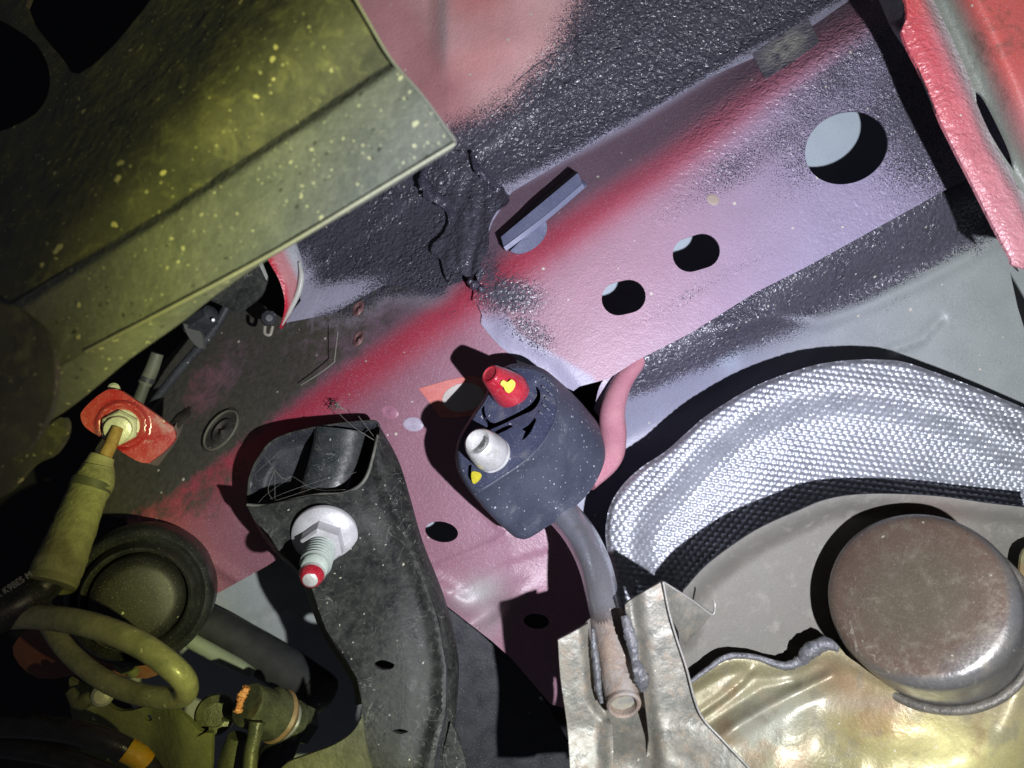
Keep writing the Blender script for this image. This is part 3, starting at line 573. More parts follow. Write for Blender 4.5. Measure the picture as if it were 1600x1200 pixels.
# ------------------------------------------------------------------ muffler with hanger rod and bracket
T_m = thing('muffler', 'dirty heat tinted steel muffler with a round bronze cap in the lower right corner', 'muffler', P(1350, 1000, .35))
fl = sm([(1062, 955), (1066, 930), (1075, 915), (1110, 878), (1180, 829), (1250, 797), (1290, 781), (1337, 773), (1400, 772), (1470, 776), (1550, 787), (1640, 797), (1640, 1060), (1300, 1080), (1070, 1080)], 4, True)
fl = [(1060, 985), (1066, 930), (1075, 915), (1110, 878), (1180, 829), (1250, 797), (1290, 781), (1337, 773), (1400, 772), (1470, 776), (1550, 787), (1640, 797), (1640, 1060), (1300, 1080), (1070, 1100)]
edge = sm(fl[:12], 5); flp = edge+fl[12:]
def dmf(x, y): return .378-.011*ss(pdist(x, y, edge), 36, 0)+.0002*fbm(x, y, 90, 31)+.0035*ss(pdist(x, y, [(1060, 985), (1215, 1012)]), 5, 0)*0
def at_mf(x, y):
    n = len(x); c = col(n, (.155, .147, .122)); c = mixc(c, col(n, (.20, .195, .17)), ss(pdist(x, y, edge), 40, 0)); c = mixc(c, col(n, (.36, .22, .18)), gauss(x, y, 1460, 800, 60, 25)*.3); return dict(tint=c)
sheet('rim_flange', flp, dmf, MUFF, T_m, step=7, at=at_mf, thick=.0015)
body = sm([(1060, 1075, 'c'), (1078, 1067), (1105, 1045), (1138, 1024), (1180, 1026), (1225, 1040), (1250, 1036), (1262, 1020), (1285, 1006), (1310, 1008), (1330, 1030), (1400, 1060), (1500, 1040), (1560, 990), (1590, 910), (1600, 860), (1640, 840, 'c'), (1640, 1260, 'c'), (1050, 1260, 'c')], 4, True)
_tx = np.arange(1040, 1660, 5.); _ty = np.interp(_tx, [1060, 1138, 1225, 1262, 1285, 1330, 1400, 1500, 1560, 1590, 1640], [1072, 1024, 1040, 1020, 1006, 1030, 1060, 1040, 990, 910, 840])
TOPX = _tx; TOPY = np.convolve(np.pad(_ty, 8, mode='edge'), np.hanning(17)/np.hanning(17).sum(), 'valid')
def dbody(x, y):
    top = np.interp(x, TOPX, TOPY)
    s = np.maximum(y-top, 0); d = .361-.017*ss(s, 0, 190)+.004*ss(s, 30, 0)
    d = d-.005*np.exp(-(pdist(x, y, [(1128, 1149), (1180, 1118), (1240, 1086), (1300, 1058)])/13)**2)*ss(x, 1100, 1160)
    d = d+.002*np.exp(-(pdist(x, y, [(1085, 1120), (1130, 1088), (1160, 1062), (1172, 1048)])/7)**2)+.0015*np.exp(-(pdist(x, y, [(1097, 1138), (1140, 1108), (1190, 1075), (1240, 1066)])/8)**2)
    d = d-.006*ss(np.hypot((x-1440)/1.0, (y-950)/.9), 250, 140)
    return d-.009*gauss(x, y, 1500, 1190, 110, 80, -20)+.0016*fbm(x, y, 90, 33)
def at_bd(x, y):
    n = len(x); c = col(n, (.26, .24, .125)); c = mixc(c, col(n, (.36, .29, .11)), gauss(x, y, 1400, 1130, 150, 60, 10)*.9); c = mixc(c, col(n, (.78, .72, .32)), gauss(x, y, 1490, 1185, 95, 65)*.9)  # last mix paints the pale yellow highlight into the shell colour
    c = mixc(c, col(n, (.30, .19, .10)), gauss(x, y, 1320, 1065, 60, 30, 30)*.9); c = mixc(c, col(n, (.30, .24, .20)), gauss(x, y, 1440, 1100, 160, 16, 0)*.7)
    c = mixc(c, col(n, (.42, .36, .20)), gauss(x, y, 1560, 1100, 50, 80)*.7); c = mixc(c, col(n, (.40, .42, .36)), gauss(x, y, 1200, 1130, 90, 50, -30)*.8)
    c = mixc(c, col(n, (.26, .15, .07)), ss(fbm(x, y, 55, 35), .1, .45)*.6); c = mixc(c, col(n, (.20, .19, .15)), ss(fbm(x, y, 30, 36), .15, .5)*.5); return dict(tint=c)
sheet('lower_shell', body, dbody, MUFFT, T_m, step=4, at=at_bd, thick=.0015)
tube('seam_weld', [(1066, 1076, .3645), (1105, 1046, .3645), (1138, 1026, .3645), (1180, 1027, .3645), (1222, 1040, .3625), (1250, 1034, .362), (1264, 1018, .360), (1290, 1006, .358), (1310, 1014, .357)], [3, 4, 5, 4.5, 6, 9, 12, 11, 5], WELD, T_m, seg=14, wob=.35, flat=.8)
def tint_by(o, fn):
    me = o.data; off = Vector((0, 0, 0)); p = o
    while p: off += p.location; p = p.parent
    c_ = np.array([tuple(v.co+off) for v in me.vertices]); cc = fn(c_[:, 0]/c_[:, 2]*F+800, c_[:, 1]/c_[:, 2]*F+600)
    a = me.attributes.new('tint', 'FLOAT_COLOR', 'POINT'); a.data.foreach_set('color', np.concatenate([cc, np.ones((len(cc), 1))], 1).ravel())
RODM = M('steel_rod_heat_stained', (.4, .4, .4), (.30, .29, .27), 110, .27, .75, grime=((.26, .2, .15), 110, .6, .9), bumps=((600, .25),), tint=True)
# round cap
At = P(1434, 931, .330); Ab = P(1459, 966, .362); L_ = (At-Ab).length; Rc = 138*.33/F
def att(x): return None
capo = lathe('round_cap', Ab, At, [(-.012, Rc*1.05), (0, Rc*1.03), (.004, Rc*1.015), (L_*.55, Rc*1.01), (L_*.86, Rc*1.0), (L_*.93, Rc*.985), (L_*.98, Rc*.955), (L_*1.015, Rc*.90), (L_*1.03, Rc*.84), (L_*1.037, Rc*.6), (L_*1.04, Rc*.3), (L_*1.04, .0001)], CAPM, T_m, seg=96, caps=(False, True), sharp=70)
me = capo.data; co_ = np.array([tuple(v.co+capo.parent.location) for v in me.vertices]); px_ = co_[:, 0]/co_[:, 2]*F+800; py_ = co_[:, 1]/co_[:, 2]*F+600
cc = col(len(px_), (.145, .12, .085)); rr_ = np.hypot((px_-1434)/137, (py_-932)/120); cc = mixc(cc, col(len(px_), (.15, .10, .075)), ss(rr_, .5, .9)); cc = mixc(cc, col(len(px_), (.14, .14, .14)), ss(rr_, 1.0, 1.08))
a_ = me.attributes.new('tint', 'FLOAT_COLOR', 'POINT'); a_.data.foreach_set('color', np.concatenate([cc, np.ones((len(cc), 1))], 1).ravel())
ring_pts = []
ax_ = (At-Ab).normalized(); u_ = ax_.cross(Vector((.3, 1, .1))).normalized(); v_ = ax_.cross(u_)
RV = []
for k in range(97):
    a = 2*PI*k/96; w1 = Rc*1.07; wv = .0022*(1+.15*mnoise.noise(Vector((math.cos(a)*5, math.sin(a)*5, 1))))
    dr = u_*math.cos(a)+v_*math.sin(a); RV.append([Ab+ax_*(.002)+dr*w1+(dr*math.cos(b)+ax_*math.sin(b))*wv for b in [2*PI*j/10 for j in range(10)]])
rings('cap_weld', RV, M('brown_cap_weld', (.10, .095, .085), (.17, .15, .125), 220, .5, .2, bumps=((350, .8),)), T_m, True, sharp=None)
# hanger bracket: two wings and a trough, flap at its back
brL = sm([(872, 1000, 'c'), (895, 988), (919, 974, 'c'), (922, 1000), (927, 1040), (931, 1090), (950, 1117, 'c'), (958, 1150), (955, 1260, 'c'), (893, 1260, 'c'), (888, 1150), (876, 1060)], 4, True)
brR = sm([(977, 952, 'c'), (982, 940), (1036, 908, 'c'), (1045, 955), (1058, 1000), (1072, 1042), (1086, 1095), (1100, 1125), (1130, 1157), (1180, 1210), (1230, 1260, 'c'), (1000, 1260, 'c'), (1014, 1155, 'c'), (1008, 1100), (1000, 1050), (985, 990)], 4, True)
T_b = None
def dbr(x, y): return .334+.00002*(x-950)-.006*ss(y, 1130, 1220)+.003*ss(x, 960, 930)+.0005*fbm(x, y, 30, 41)
bk = sheet('hanger_bracket', brR, lambda x, y: dbr(x, y)+.004*np.exp(-((x-np.interp(y, [940, 1160], [985, 1014]))/14)**2)-.004*gauss(x, y, 1060, 1190, 40, 60, -40)*ss(y, 1100, 1150), BRKT, T_m, step=5, thick=.002)
sheet('bracket_wing', brL, lambda x, y: dbr(x, y)+.004*ss(pdist(x, y, [(919, 974), (931, 1090), (950, 1117)]), 16, 0), BRKT, bk, step=5, thick=.002)
strip('bracket_trough', [(935, 1090, .353), (950, 1140, .343), (952, 1200, .330), (950, 1260, .326)], [(1012, 1090, .353), (1013, 1145, .343), (1018, 1200, .330), (1030, 1260, .326)], BRKT, bk, bow=(0, 0, .003), n=10)
strip('bracket_trough', [(912, 978, .345), (921, 1040, .345), (926, 1100, .344)], [(988, 965, .345), (1001, 1040, .345), (1011, 1110, .344)], RUST, bk, bow=(0, 0, .016), n=10)
strip('rear_flap', [(1036, 909, .336), (1045, 955, .336), (1072, 1010, .337)], [(1114, 958, .344), (1100, 975, .345), (1076, 1000, .347)], BRKT, bk, n=8)
tube('flap_edge', [(1036, 909, .335), (1080, 937, .339), (1112, 960, .343), (1117, 945, .343), (1114, 936, .344)], [1.6, 1.8, 2, 2, 1.5], BRKE, bk, seg=8)
tube('bracket_rolled_edge', [(1036, 909, .334), (1045, 955, .334), (1058, 1000, .334), (1072, 1042, .334), (1086, 1095, .334), (1100, 1125, .334), (1130, 1157, .332), (1180, 1210, .329), (1220, 1250, .328)], 1.8, BRKE, bk, seg=8)
tube('hanger_rod', [(835, 775, .410), (872, 796, .402), (905, 834, .388), (930, 885, .372), (944, 945, .358), (955, 1000, .350), (965, 1055, .342), (974, 1094, .336)], [25, 25, 25.5, 26, 26, 26, 26, 26], RODM, T_m, seg=32, n=8, cap=False, label='bent steel hanger rod')
tint_by(bpy.data.objects['hanger_rod'], lambda x, y: mixc(col(len(x), (.58, .59, .63)), col(len(x), (.34, .25, .20)), ss(y+6*fbm(x, y, 12, 44), 935, 985)))
tube('rod_weld_zone', [(947, 957, .3560), (955, 1000, .350), (965, 1055, .342), (973, 1090, .3365)], [26.3, 26.9, 27.0, 27.0], RUST, T_m, seg=32, n=6, cap=False)
A2 = P(966, 1062, .346); B2 = P(975, 1102, .333); r2 = 27.2*.335/F; l2 = (B2-A2).length
lathe('rod_end', A2, B2, [(l2*.9, r2), (l2, r2*.99), (l2+.0008, r2*.9), (l2+.0002, r2*.76), (l2-.002, r2*.74), (l2-.006, r2*.7), (l2-.007, .0002)], RUST, T_m, seg=36, caps=(False, True))
lathe('rod_bore', A2, B2, [(l2-.0028, r2*.74), (l2-.0030, .0002)], M('grey_rod_bore', (.20, .20, .19), (.3, .28, .2), 200, .6), T_m, seg=30)
tube('weld_bead', [(926, 982, .338), (928, 1010, .337), (932, 1045, .336), (935, 1075, .335), (940, 1098, .335)], [3, 5.5, 6, 5, 3], WELD, T_m, seg=14, wob=.5, n=8)
tube('weld_bead', [(976, 962, .336), (982, 985, .334), (988, 1008, .333), (992, 1030, .333), (997, 1045, .331), (1003, 1062, .331), (1005, 1078, .334)], [6, 9, 9, 6, 10, 12, 6], WELD, T_m, seg=18, wob=.35, n=8, flat=.6)
# aluminium tip of the rod on the front of the rubber
A_ = P(771, 712, .3665); B_ = P(746, 690, .352); ln = (B_-A_).length
lathe('rod_tip', A_, B_, [(-.006, pr(20)), (0, pr(24)), (.0012, pr(25.5)), (.0022, pr(24)), (.0032, pr(25.5)), (.006, pr(25)), (ln*.55, pr(24)), (ln*.85, pr(21)), (ln*.96, pr(19)), (ln, pr(16.5)), (ln-.0005, pr(14)), (ln-.004, pr(12)), (ln-.006, .0003)], WHITE, T_m, seg=36, label='silvery barbed rod tip')

# ------------------------------------------------------------------ heat shield with pressed dimples
sh_top = sm([(925, 1010, 'c'), (958, 945), (958, 900), (949, 862), (946, 830), (950, 800), (959, 778), (978, 752), (1005, 728), (1040, 705), (1075, 674), (1110, 645), (1180, 603), (1250, 577), (1290, 567), (1337, 562), (1380, 562), (1418, 567), (1495, 594), (1560, 620), (1640, 655)], 5)
sh_poly = sh_top+[(1640, 860), (1560, 880), (1400, 900), (1250, 960), (1100, 1020), (1000, 1040)]
fold = sm([(990, 900), (985, 850), (1000, 800), (1040, 757), (1090, 705), (1145, 664), (1215, 630), (1302, 613), (1390, 619), (1477, 645), (1540, 675), (1640, 730)], 4)
def dsh(x, y):
    e = pdist(x, y, sh_top); f_ = pdist(x, y, fold, True); sgn = np.sign(pdist(np.array([1300.]), np.array([750.]), fold, True)[0]); f_ = f_*sgn   # >0 inside
    d = .409+.003*ss(e, 8, 0)-.003*ss(f_, -45, -8)+.010*ss(f_, -8, 45)-.012*ss(f_, 60, 190)
    # staggered dimples
    a = math.radians(7); u = (x*math.cos(a)+y*math.sin(a))/11.4; v = (-x*math.sin(a)+y*math.cos(a))/8.4; jv = np.floor(v); fu = (u+.5*(jv % 2)) % 1-.5; fv = (v % 1)-.5
    r2 = (fu*1.05)**2+(fv*.95)**2; dome = np.sqrt(np.clip(.36-r2, 0, 1))/.6
    return d-.0014*dome+.0005*fbm(x, y, 100, 51)
T_sh = sheet('heat_shield', sh_poly, dsh, ALU, None, step=2.3, thick=0, sharp=None)
tag(T_sh, 'shiny dimpled aluminium heat shield curving above the round muffler cap', 'heat shield')

# ------------------------------------------------------------------ black arm with open box end
T_arm = thing('suspension_bracket_arm', 'dusty black hollow box arm with open top end and flange nut', 'chassis arm', P(580, 900, .37))
def darm(x, y):
    d = np.interp(y, [660, 780, 1000, 1200], [.398, .388, .366, .350]); er = x-np.interp(y, [690, 745, 799, 865, 950, 1040, 1110, 1200], [585, 600, 622, 647, 680, 697, 695, 672])
    d = d+.00018*(y-836)*gauss(x, y, 507, 836, 90, 60)
    return d-.0012*np.exp(-(er+4)**2/30.)+.0018*ss(er, -60, -26)*ss(er, -8, -22)-.0025*gauss(x, y, 600, 1000, 60, 200, 20)+.0002*fbm(x, y, 60, 61)
front = [(386, 790), (397, 793), (444, 783), (491, 774), (523, 773), (543, 769), (559, 761), (572, 745), (581, 716), (588, 694), (592, 700), (604, 745), (622, 799), (647, 865), (668, 915), (684, 965), (697, 1040), (697, 1110), (680, 1180), (675, 1260), (556, 1260), (562, 1150), (566, 1100), (558, 1060), (535, 1020), (510, 985), (495, 945), (480, 905), (455, 880), (435, 860), (420, 835), (398, 815)]
sheet('front_face', front, darm, CHASSIS, T_arm, step=6, holes=[sm([(584, 1038), (592, 1032), (602, 1032), (616, 1038), (612, 1045), (600, 1047), (590, 1044)], 3, True), sm([(613, 1142), (626, 1139), (638, 1143), (626, 1147)], 3, True)], thick=.0022)
tube('mouth_edge', [(386, 789, .387), (420, 790, .387), (460, 780, .387), (500, 773, .387), (535, 771, .387), (560, 760, .388), (574, 742, .389), (583, 712, .392), (590, 680, .397)], [2.5, 3, 2.5, 3, 2.5, 3, 3, 2.5, 2], M('dusty_edge_steel', (.09, .09, .08), (.2, .2, .16), 160, .5), T_arm, seg=8)
back = [(387, 788), (389, 752), (397, 728), (406, 713), (422, 692), (454, 677), (510, 665), (576, 658), (591, 663), (592, 677)]
strip('right_wall', [(588, 690, .397), (604, 745, .390), (622, 799, .385), (647, 865, .378), (684, 965, .367), (698, 1040, .362), (698, 1110, .355), (688, 1180, .350), (678, 1260, .344)], [(592, 664, .412), (622, 719, .404), (641, 779, .399), (660, 846, .393), (696, 940, .384), (716, 1030, .378), (713, 1110, .370), (706, 1180, .366), (704, 1260, .360)], CHASSIS, T_arm, n=8, bow=(.001, 0, -.001))
def dback(x, y): return .415+0.00001*(y-700)
backp = sm([(387, 790, 'c'), (389, 752), (397, 728), (406, 713), (422, 692), (454, 677), (510, 665), (576, 658), (591, 663), (594, 680), (640, 850, 'c'), (480, 860, 'c')], 4, True)
sheet('rear_wall', backp, lambda x, y: .4225-.010*ss(pdist(x, y, backp+backp[:1]), 26, 0)+.0004*fbm(x, y, 20, 63), DARKP, T_arm, step=5)
tube('mouth_edge', [(x, y, .411) for x, y in back], 2.0, CHASSIS, T_arm, seg=8, n=3)
tube('inner_sleeve', [(532, 672, .413), (527, 700, .411), (515, 740, .407), (502, 782, .4035)], [40, 39, 37, 36], M('glossy_black_sleeve', (.022, .032, .036), (.06, .06, .06), 90, .3, fleck=((.4, .4, .36), 260, .14, .2), scratch=((.22, .22, .2), 60, .01), bumps=((200, .4),)), T_arm, seg=32, flat=.55, label='round inner sleeve')
lathe('sleeve_dimple', P(527, 696, .4055), P(526, 694, .397), [(0, .0042), (.0006, .0038), (.0010, .0025), (.0012, .0003)], M('wet_black', (.03, .03, .034), None, rough=.2), T_arm, seg=20)
strip('left_wall', [(388, 790, .388), (410, 832, .386), (440, 866, .382), (480, 905, .376), (510, 985, .368), (558, 1060, .362), (566, 1100, .358)], [(384, 780, .408), (405, 830, .406), (432, 866, .402), (470, 905, .398), (500, 985, .390), (548, 1062, .384), (556, 1102, .380)], CHASSIS, T_arm)
tube('dirt_crust', [(398, 796, .386), (412, 808, .385), (424, 822, .385), (432, 835, .384)], [2, 5, 7, 3], M('dried_mud', (.28, .28, .2), (.2, .19, .13), 200, .9, bumps=((300, 1.),)), T_arm, seg=10, wob=.8, flat=.5)
lathe('edge_bump', P(640, 794, .397), P(641, 793, .38), [(0, .0015), (.002, .0016), (.003, .0008), (.0032, .0002)], CHASSIS, T_arm, seg=14)
# flared foot pieces of the arm
sheet('foot_flange', sm([(704, 1130, 'c'), (715, 1150), (730, 1200), (740, 1260, 'c'), (680, 1260, 'c'), (692, 1180)], 4, True), lambda x, y: .352+.00005*(x-700), CHASSIS, T_arm, step=7, thick=.002)
sheet('foot_flange', sm([(566, 1120, 'c'), (550, 1145), (520, 1165), (480, 1180), (440, 1200), (420, 1260, 'c'), (600, 1260, 'c'), (575, 1180)], 4, True), lambda x, y: .345+.0002*(560-x)*.3, M('greenish_lit_flange', (.11, .11, .07), (.18, .18, .12), 90, .6, bumps=((300, .8),)), T_arm, step=7, thick=.002)  # greenish light on this flange is put into its base colour
# flange nut and stud
T_nut = thing('flange_nut', 'silver hex flange nut on red tipped threaded stud on the black arm', 'nut and bolt', P(507, 836, .386))
nA = P(508, 837, .3825); nB = P(499, 864, .3670); nx = (nB-nA).normalized()
R1 = 52*.38/F
lathe('flange', nA, nB, [(-.001, R1), (.0009, R1*1.0), (.0016, R1*.975), (.0042, R1*.62)], ZINC, T_nut, seg=56, caps=(True, True), sharp=60)
hexa('hex', nA, nB, [(.001, R1*.66), (.0115, R1*.64), (.0128, R1*.56)], ZINC, T_nut, rot=.35)
prof = [(.006, R1*.40)]
t_ = .0115
while t_ < .0265: prof += [(t_, R1*.36), (t_+.0007, R1*.45), (t_+.0011, R1*.45), (t_+.0018, R1*.36)]; t_ += .0023
prof += [(.0280, R1*.40), (.0284, R1*.37), (.0340, R1*.36)]
lathe('stud', nA, nB, prof, ZINCG, T_nut, seg=36, sharp=None)
lathe('stud_point', nA, nB, [(.034, R1*.36), (.0362, R1*.33), (.0390, R1*.26), (.0402, R1*.16), (.0404, .0002)], WHITE, T_nut, seg=30)
lathe('paint_mark', nA+nx*.0002, nB, [(.0355, R1*.342), (.0362, R1*.334), (.0390, R1*.264), (.0396, R1*.21)], REDP, T_nut, seg=30, caps=(False, False), label='red painted stud tip')

# ------------------------------------------------------------------ near greenish beam, upper left
T_bm = thing('cross_beam', 'mud speckled grey green steel beam crossing the upper left corner, out of focus', 'steel beam', P(300, 250, .26))
ridge = [(-60, 520), (0, 487), (120, 412), (250, 333), (420, 222), (540, 143), (612, 96)]
def dA(x, y): return .262-.00003*(x-300)+.004*ss(pdist(x, y, ridge), 14, 0)+.0004*fbm(x, y, 40, 71)
sheet('lower_web', [(p[0], p[1]) for p in ridge]+[(660, 152), (712, 219), (706, 229), (590, 300), (440, 388), (300, 464), (133, 549), (60, 588), (0, 622), (-60, 655)], dA, BEAM, T_bm, step=6, thick=.003)
def dB(x, y): return .266-.00003*(x-300)-.004*ss(pdist(x, y, ridge), 0, 120)+.070/230*22*np.logaddexp(0, ((425-x)*.72+(30-y)*.69)/22)+.0005*fbm(x, y, 60, 72)
upB = [(612, 96), (575, 35), (552, -5), (530, -60), (-60, -60), (-60, 520)]
hl = [sm([(-40, 30), (40, 55), (74, 100), (74, 150), (40, 188), (-40, 200)], 3, True), sm([(100, -45), (250, -45), (200, 45), (125, 115), (90, 85), (40, 10)], 3, True)]
sheet('upper_web', upB[:-1]+[(p[0], p[1]) for p in ridge[:-1]], dB, BEAMD, T_bm, step=8, holes=hl, thick=.003)
strip('bottom_lip', [(440, 389, .259), (345, 441, .262), (240, 494, .265), (133, 551, .268), (60, 592, .27), (-60, 660, .273)], [(350, 446, .270), (280, 503, .276), (200, 560, .280), (120, 626, .283), (62, 665, .285), (-60, 735, .29)], BEAM, T_bm, thick=.002)
tube('bright_fold', [(711, 224, .249), (590, 297, .253), (440, 387, .257), (300, 463, .261), (133, 549, .266)], [2.6, 3, 3, 3, 2.2], M('scuffed_bright_edge', (.42, .42, .36), (.5, .5, .4), 90, .4, .3), T_bm, seg=8)
tube('end_edge', [(711, 220, .249), (660, 150, .251), (612, 94, .253), (578, 38, .252), (548, -15, .250)], 2.5, M('scuffed_edge', (.30, .31, .29), None, rough=.45), T_bm, seg=8)
sheet('gusset', sm([(-60, 470, 'c'), (10, 476), (28, 482), (72, 520), (84, 560), (84, 620), (66, 668), (40, 705, 'c'), (-60, 740, 'c')], 4, True), lambda x, y: .2545+.0004*fbm(x, y, 30, 74), BEAMD, T_bm, step=8, thick=.003, label='dark gusset plate')
sheet('hanging_tab', sm([(-60, 700, 'c'), (40, 690), (94, 652), (104, 676), (84, 710), (50, 728), (10, 770), (-60, 800, 'c')], 4, True), .30, BEAMD, T_bm, step=10, thick=.003)

# ------------------------------------------------------------------ things in the gap behind the beam
T_har = thing('wiring_connector', 'small grey plastic connector with cable tucked behind the beam edge', 'connector', P(320, 490, .45))
lathe('connector_body', P(300, 515, .455), P(350, 478, .445), [(0, .007), (.008, .0075), (.018, .0065), (.02, .003)], DARKP, T_har, seg=8, caps=(True, True))
sheet('connector_tab', sm([(286, 505, 'c'), (312, 516), (318, 545, 'c'), (306, 540), (292, 522)], 3, True), .447, M('grey_tab_plastic', (.13, .13, .12), None, rough=.5), T_har, thick=.004)
tube('cable', [(360, 470, .45), (330, 520, .452), (270, 590, .455), (225, 650, .458), (190, 700, .46)], 7, DARKP, T_har, seg=12)
lathe('connector_pin', P(333, 500, .441), P(334, 500, .436), [(0, .0012), (.001, .0008)], ZINC, T_har, seg=12)
T_cs = thing('cable_sleeve', 'short grey ribbed cable sleeve behind the red bracket', 'cable', P(228, 580, .43))
tube('cable_end', [(246, 552, .43), (236, 580, .43), (226, 600, .43)], [9.5, 10.5, 10.5], M('grey_rubber_sleeve', (.12, .125, .10), (.17, .17, .13), 90, .6), T_cs, seg=18)
tube('cable_run', [(228, 596, .43), (215, 630, .431), (204, 660, .432)], [8.5, 9, 9.5], M('grey_rubber_sleeve_dark', (.10, .105, .085), None, rough=.6), T_cs, seg=18)
tube('collar', [(232, 589, .43), (229, 596, .43)], 11.5, DARKP, T_cs, seg=18, n=2)
T_plate = sheet('mounting_plate', sm([(340, 440, 'c'), (400, 400, 'c'), (408, 410), (418, 436, 'c'), (408, 462), (380, 485), (372, 492, 'c'), (352, 480), (330, 470, 'c')], 3, True), .440, CHASSIS, None, step=8, thick=.002)
tag(T_plate, 'speckled black plate with pale scratched corner between beam and red curved lip', 'metal plate')
sheet('pale_end', [(399, 402), (405, 398), (418, 432), (416, 438)], .438, M('pale_plate_end', (.40, .41, .38), None, rough=.5), T_plate, step=8)
T_pc = thing('push_clip', 'tiny black push clip with a pale tail on the dusty side wall', 'plastic clip', P(420, 505, .44))
lathe('clip_head', P(420, 497, .452), P(421, 497, .44), [(0, .005), (.008, .0045), (.010, .002)], DARKP, T_pc, seg=8, caps=(True, True))
tube('clip_tail', [(414, 510, .443), (414, 521, .442), (422, 523, .442), (426, 510, .443)], 2.5, M('pale_clip_tail', (.35, .33, .27), None, rough=.5), T_pc, seg=8)

# red bracket, nut and rusty rod (fastened together), rubber sleeve below it
T_rb = thing('red_hose_bracket', 'glossy red angled bracket with cream nut at the left', 'bracket', P(195, 665, .39))
rb = sm([(126, 652), (130, 640), (148, 622), (166, 610), (178, 608), (190, 611, 'c'), (230, 638), (270, 667, 'c'), (274, 684), (258, 704), (232, 724, 'c'), (216, 721), (190, 706), (158, 684), (134, 668)], 4, True)
def drb(x, y): r = np.hypot((x-190), (y-664)*1.1); return .386+.0001*(x-190)-.0022*ss(r, 44, 38)+.0014*ss(r, 34, 30)
sheet('plate', rb, drb, REDB, T_rb, step=3.5, thick=.002)
strip('foot', [(272, 668, .3945), (274, 684, .3945), (232, 725, .391)], [(290, 632, .430), (280, 680, .428), (246, 728, .424)], M('grey_green_foot_paint', (.26, .27, .23), (.3, .22, .2), 80, .5), T_rb)
tube('weld_tab', [(270, 668, .40), (285, 650, .41), (296, 636, .42)], [10, 11, 3], WALLD, T_rb, seg=10, flat=.4)
hx = thing_n = hexa('nut', P(189, 667, .386), P(181, 672, .372), [(-.001, .0088), (.005, .0088), (.006, .0078)], NUTW, T_rb, rot=.2)
lathe('washer', P(189, 667, .3865), P(181, 672, .372), [(-.001, .0092), (.001, .0092), (.0015, .0086)], NUTW, T_rb, seg=30)
lathe('stud_collar', P(185, 670, .380), P(176, 678, .364), [(0, .0066), (.003, .0062), (.0035, .0045)], NUTW, T_rb, seg=26)
lathe('bolt_tip', P(178, 607, .392), P(175, 604, .385), [(-.004, .0028), (.001, .0028), (.002, .0015)], NUTW, T_rb, seg=16)
T_hs = thing('brake_hose', 'dusty olive rubber sleeve hose with rusty rod hanging below the red bracket', 'hose', P(120, 800, .36))
tube('rusty_rod', [(184, 668, .376), (176, 688, .374), (160, 722, .372)], [8.5, 9.5, 10.5], M('orange_rust', (.30, .17, .05), (.42, .28, .10), 200, .75, bumps=((400, .8),)), T_hs, seg=16)
tube('sleeve_cap', [(160, 713, .371), (156, 722, .370), (153, 732, .369)], [18, 20, 24], M('pale_sleeve_cap', (.34, .33, .19), None, rough=.6), T_hs, seg=26)
tube('sleeve', [(154, 728, .368), (147, 752, .366), (134, 778, .362), (112, 835, .352), (92, 885, .344), (80, 912, .340)], [23, 30, 29, 33, 37, 37], HOSEM, T_hs, seg=36, n=8, wob=.05)
tube('sleeve_band', [(145, 752, .3655), (140, 764, .3640)], 30.5, M('dark_sleeve_band', (.08, .085, .06), None, rough=.6), T_hs, seg=32, n=2)
tube('hose_run', [(92, 884, .346), (66, 915, .343), (30, 940, .336), (-40, 975, .328)], [25, 27, 31, 34], BLKRUB, T_hs, seg=28, label='black printed hose')
tube('sleeve_mouth', [(82, 906, .3405), (79, 914, .339)], [37.5, 37.5], M('olive_rim', (.24, .25, .12), None, rough=.5), T_hs, seg=32, n=2, cap=False)
def text(name, body, x, y, d, size, ang, mat, parent, tilt=0):
    cu = bpy.data.curves.new(name, 'FONT'); cu.body = body; cu.size = size; cu.extrude = .00004
    o = bpy.data.objects.new(name, cu); C.objects.link(o); dg = bpy.context.evaluated_depsgraph_get(); me = bpy.data.meshes.new_from_object(o.evaluated_get(dg))
    C.objects.unlink(o); bpy.data.objects.remove(o); me.name = name; me.materials.clear(); me.materials.append(mat)
    q = bpy.data.objects.new(name, me); C.objects.link(q); q.parent = parent; q.location = P(x, y, d)-parent.location
    q.rotation_euler = (PI+tilt, 0, math.radians(ang)); return q
text('hose_lettering', 'K K9BES M', -4, 936, .3190, .0038, -33, INK, T_hs)

# bump stop / spring seat
T_bs = thing('spring_seat', 'round black rubber spring seat behind the coil spring', 'rubber mount', P(210, 940, .40))
sA = P(222, 928, .415); sB = P(208, 945, .385); q_ = .39/F
lathe('outer_cup', sA, sB, [(-.012, 116*q_), (.0, 114*q_), (.006, 112*q_), (.010, 106*q_), (.011, 100*q_), (.008, 92*q_), (.010, 88*q_), (.016, 86*q_), (.019, 82*q_), (.018, 76*q_), (.010, 72*q_), (.004, 70*q_)], BLKRUB, T_bs, seg=80, caps=(True, False), sharp=60)
lathe('inner_boss', sA, sB, [(.0, 74*q_), (.018, 70*q_), (.022, 66*q_), (.0232, 50*q_), (.0236, 26*q_), (.0238, .0003)], M('smooth_dull_rubber', (.011, .011, .012), (.018, .018, .019), 50, .5, fleck=((.4, .38, .28), 170, .14, .2), bumps=((900, .1),)), T_bs, seg=60, sharp=60)
sheet('red_backing', sm([(90, 960), (180, 975), (250, 1000), (270, 1030), (230, 1060), (150, 1050), (60, 1060), (20, 1010)], 4, True), .43, M('brown_red_panel', (.20, .07, .05), (.26, .12, .08), 60, .6), T_bs, step=20)

